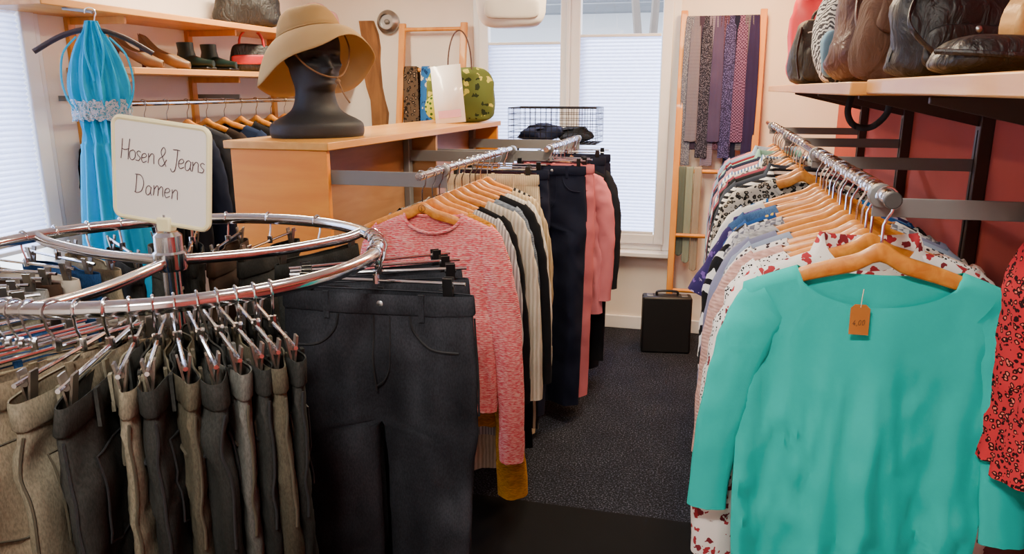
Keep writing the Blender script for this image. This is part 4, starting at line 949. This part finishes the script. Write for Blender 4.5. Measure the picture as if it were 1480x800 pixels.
def boot(label, loc, rz, mt):
    t = thing('ankle_boot', label, 'shoe', loc, rz, 'shoes on the lower left shelf')
    rows = []
    for i in range(15):
        s = i/14; x = -.14+.25*s; h = .034+.05*s*s+.02*s; w = .040*sin(pi*min(1, (s+.04)*1.3)*.5)**.6*(1-.25*s)
        if s > .9: w *= sqrt(max(.1, 1-((s-.9)/.1)**2))
        rows.append([(x, w*cos(2*pi*k/16), .012+h*(.5+.5*sin(2*pi*k/16))) for k in range(16)])
    m_ = MB().rows(rows, True, 0, True, True)
    sh = []
    for (z, r, dx) in ((.03, .043, .055), (.07, .044, .052), (.1, .040, .058), (.135, .042, .062), (.137, .037, .062), (.09, .034, .06)):
        sh.append([(dx+r*1.2*cos(2*pi*k/16), r*.8*sin(2*pi*k/16), z) for k in range(16)])
    m_.rows(sh, True, 0, True, True); m_.build('upper', mt, t, ang=60)
    MB().box(.05, .11, -.026, .026, 0, .022).box(-.125, .05, -.032, .032, 0.002, .014).build('sole', BLACKP, t, bevel=.004)
for k, u in enumerate((282, 315)):
    p = at(u, 98, X=-2.54); boot(['dark teal ankle boot, nearer of the pair beside the tan pumps', 'dark teal ankle boot, farther of the pair beside the tan pumps'][k], (-2.54, p.y, 1.69), radians(165), TLS)
p = at(366, 100, X=-2.5)
REDL = plain('red_leather', '#b51f28', .35)
t = thing('handbag', 'small black handbag with red trim on the lower left shelf', 'handbag', (-2.5, p.y, 1.69), radians(35))
soft(.25, .1, .15, .4, .5, .15, 30, .008).build('body', LEATHK, t); o = soft(.22, .02, .05, .4, .5, 0, 31, .003).build('red_trim', REDL, t); o.location = (0, -.05, .04)
for yy in (-.03, .03): MB().tube(cat(arc(.13, .09, yy, .135), 2), .006, 8).build('handle', REDL, t)
p = at(358, 10, X=-2.55)
t = thing('handbag', 'black bag on the upper left shelf beside the sun hat', 'handbag', (-2.55, p.y, 1.93), radians(30)); soft(.36, .14, .2, .5, .55, .12, 33, .018).build('body', LEATHK, t); MB().tube(cat(arc(.16, .12, 0, .185), 2), .008, 8).build('handle', LEATHK, t)
p = at(505, 8, X=-2.55)
t = thing('handbag', 'pale pink bag on the upper left shelf right of the sun hat', 'handbag', (-2.55, min(4.75, p.y), 1.93), radians(20)); soft(.34, .14, .17, .5, .55, .1, 34, .016).build('body', plain('pink_leather', '#dca0a4', .45, 0, .1), t); MB().tube(cat(arc(.15, .05, 0, .155), 2), .007, 8).build('handle', plain('pink_handle', '#c98088', .45), t)
t = thing('handbag', 'dark red bag on the lower left shelf near the corner', 'handbag', (-2.52, 4.62, 1.69), radians(25)); soft(.26, .12, .15, .45, .5, .1, 35, .01).build('body', plain('dark_red_leather', '#5e1d22', .4, 0, .2), t); MB().tube(cat(arc(.14, .08, 0, .14), 2), .007, 8).build('handle', LEATHK, t)
wr = thing('left_wall_rail', 'chrome clothes rail below the shoe shelf on the left wall', 'clothes rail', (-2.5, 2.75, 1.535))
MB().tube([(0, 0, 0), (0, 2.0, 0)], .012, 12).build('rail', CHROME, wr)
for yy in (.05, 1.0, 1.95): MB().box(XL+2.5, .01, yy-.004, yy+.004, .012, .035).build('rail_arm', GREYMETAL, wr)
dk_ = [('black', '#16161a'), ('charcoal', '#2a2a2f'), ('navy', '#1c2236'), ('dark grey', '#35353a'), ('dark brown', '#2e221c'), ('dark blue', '#1d2b48'), ('soft black', '#1b191c'), ('anthracite', '#27282d'), ('dark plum', '#2c1a26'), ('slate', '#3a4250'), ('ink blue', '#171d30'), ('dark olive', '#2c2b20')]
for i, (nm, c) in enumerate(dk_):
    loc = (-2.5, 2.86+i*.15, 1.535); rz = radians(rnd.uniform(-8, 8))
    put_top('jacket', f'{nm} jacket on the left wall rail, {ORD[i+1]} from the front', 'jacket', (VDJ, VF, VK)[i % 3], G('jk%d' % i, c), loc, rz, 'jackets on the left wall rail')
    wood_hanger(f'wooden hanger holding the {nm} jacket on the left wall rail', loc, rz, 'hangers on the left wall rail')
# dress
TURQ = fabric('turquoise_chiffon', '#1cc2ee', '#0fa6d8', None, 'plain', .8, .6, .15)
dp = at(130, 18, Y=2.52)
ds = thing('dress', 'turquoise evening dress with a silver lace waistband hanging at the left window', 'dress', dp, radians(40))
R = []; prof = [(0, .02, .018), (.03, .030, .02), (.09, .060, .032), (.16, .084, .038), (.24, .098, .043), (.31, .092, .042), (.36, .076, .036), (.44, .074, .036), (.50, .082, .045), (.7, .102, .055), (.95, .124, .06), (1.15, .145, .065)]
for a_ in cat([(p_[0], p_[1], p_[2]) for p_ in prof], 6):
    z = -a_.x; row = []
    for k in range(110):
        a = 2*pi*k/110; fl = (.14 if a_.x > .45 else .09)*sin(a*11+z*3)+(.08*sin(a*23+z*9) if a_.x < .45 else .06*sin(a*5+z*4))
        fl += .05*sin(z*75+cos(a)*9) if .38 < a_.x < .5 else 0
        row.append((a_.y*cos(a)*(1+fl*.8), a_.z*sin(a)*(1+fl*2.4), z-.03))
    R.append(row)
MB().rows(R, True, 0, True).build('gown', TURQ, ds, ang=80)
LACE = fabric('silver_lace', '#c9ccd8', '#4f9fb8', '#f8f8f8', 'leopard', 2.5)
R = [[((.098+.009*sin(k*5.0+j))*cos(2*pi*k/64), (.055+.006*sin(k*3.0+j*2))*sin(2*pi*k/64), -.320-.015*j+.006*sin(k*1.7)) for k in range(64)] for j in range(6)]
MB().rows(R, True).build('lace_waistband', LACE, ds, ang=80)
for s in (-1, 1): MB().tube(cat([(s*.055, -.03, -.09), (s*.104, -.035, -.15), (s*.120, -.035, -.24), (s*.110, -.04, -.31), (s*.09, -.04, -.35)], 6), .0035, 6, flat=.5).build('strap', TURQ, ds)
for s in (-1, 1): MB().tube(cat([(s*.015, -.028, -.04), (s*.030, -.046, -.14), (s*.012, -.054, -.25)], 6), .004, 6).build('neckline_fold', TURQ, ds)
DHW = plain('dark_hanger_wood', '#3a2f35', .5)
hg = thing('dress_hanger', 'dark hanger carrying the turquoise dress', 'hanger', dp, radians(40))
mb = MB().tube(cat([(-.2, 0, -.145), (-.1, 0, -.085), (0, 0, -.06), (.1, 0, -.085), (.2, 0, -.145)], 6), .010, 8); mb.build('arms', DHW, hg)
obj('hook', hook_mesh(.0025, -.06, .018), CHROME, hg)
o = MB().tube([(dp.x+.012, dp.y, dp.z+.0), (dp.x-.0, dp.y, dp.z+.004), (-2.42, dp.y+.02, 1.897)], .006, 8).build('hook_rod', GREYMETAL); tag(o, 'short grey rod under the upper left shelf carrying the dress hanger', 'hook')
# mat
tag(MB().box(-.85, .30, .5, 2.66, .0, .008).build('floor_mat', fabric('black_mat', '#0a0a0d', '#050507'), bevel=.003), 'plain black mat on the carpet at the start of the aisle', 'mat')
# ------------------------------------------------------------------ lights
wd = bpy.data.worlds.new('world'); S.world = wd; wd.use_nodes = True; nt = wd.node_tree; bg = nt.nodes['Background']
bg.inputs[0].default_value = (.82, .89, 1.0, 1); bg.inputs[1].default_value = 5.6
def area(name, loc, rot, sx, sy, pw, col):
    l = bpy.data.lights.new(name, 'AREA'); l.shape = 'RECTANGLE'; l.size = sx; l.size_y = sy; l.energy = pw; l.color = col
    o = bpy.data.objects.new(name, l); COL.objects.link(o); o.location = loc; o.rotation_euler = rot; return o
WARM = (1, .82, .57)
area('ceiling_lamp', (-.35, -.10, 2.42), (0, 0, 0), .5, .2, 52, (1, .95, .87))
area('ceiling_lamp', (-.30, 1.3, 2.42), (0, 0, 0), .2, .6, 16, (1, .9, .76))
area('ceiling_lamp', (-.3, 3.2, 2.42), (0, 0, 0), .15, 1.0, 54, WARM)
area('ceiling_lamp', (-2.05, 3.5, 2.42), (0, 0, 0), .15, 1.2, 58, WARM)
area('ceiling_lamp', (.15, 4.3, 2.42), (0, 0, 0), .15, .5, 38, (1, .60, .28))
l = bpy.data.lights.new('sun', 'SUN'); l.energy = 22.0; l.angle = radians(35); l.color = (.85, .91, 1); o = bpy.data.objects.new('sun', l); COL.objects.link(o)
o.rotation_euler = Vector((.65, -.75, -.62)).to_track_quat('-Z', 'Y').to_euler()
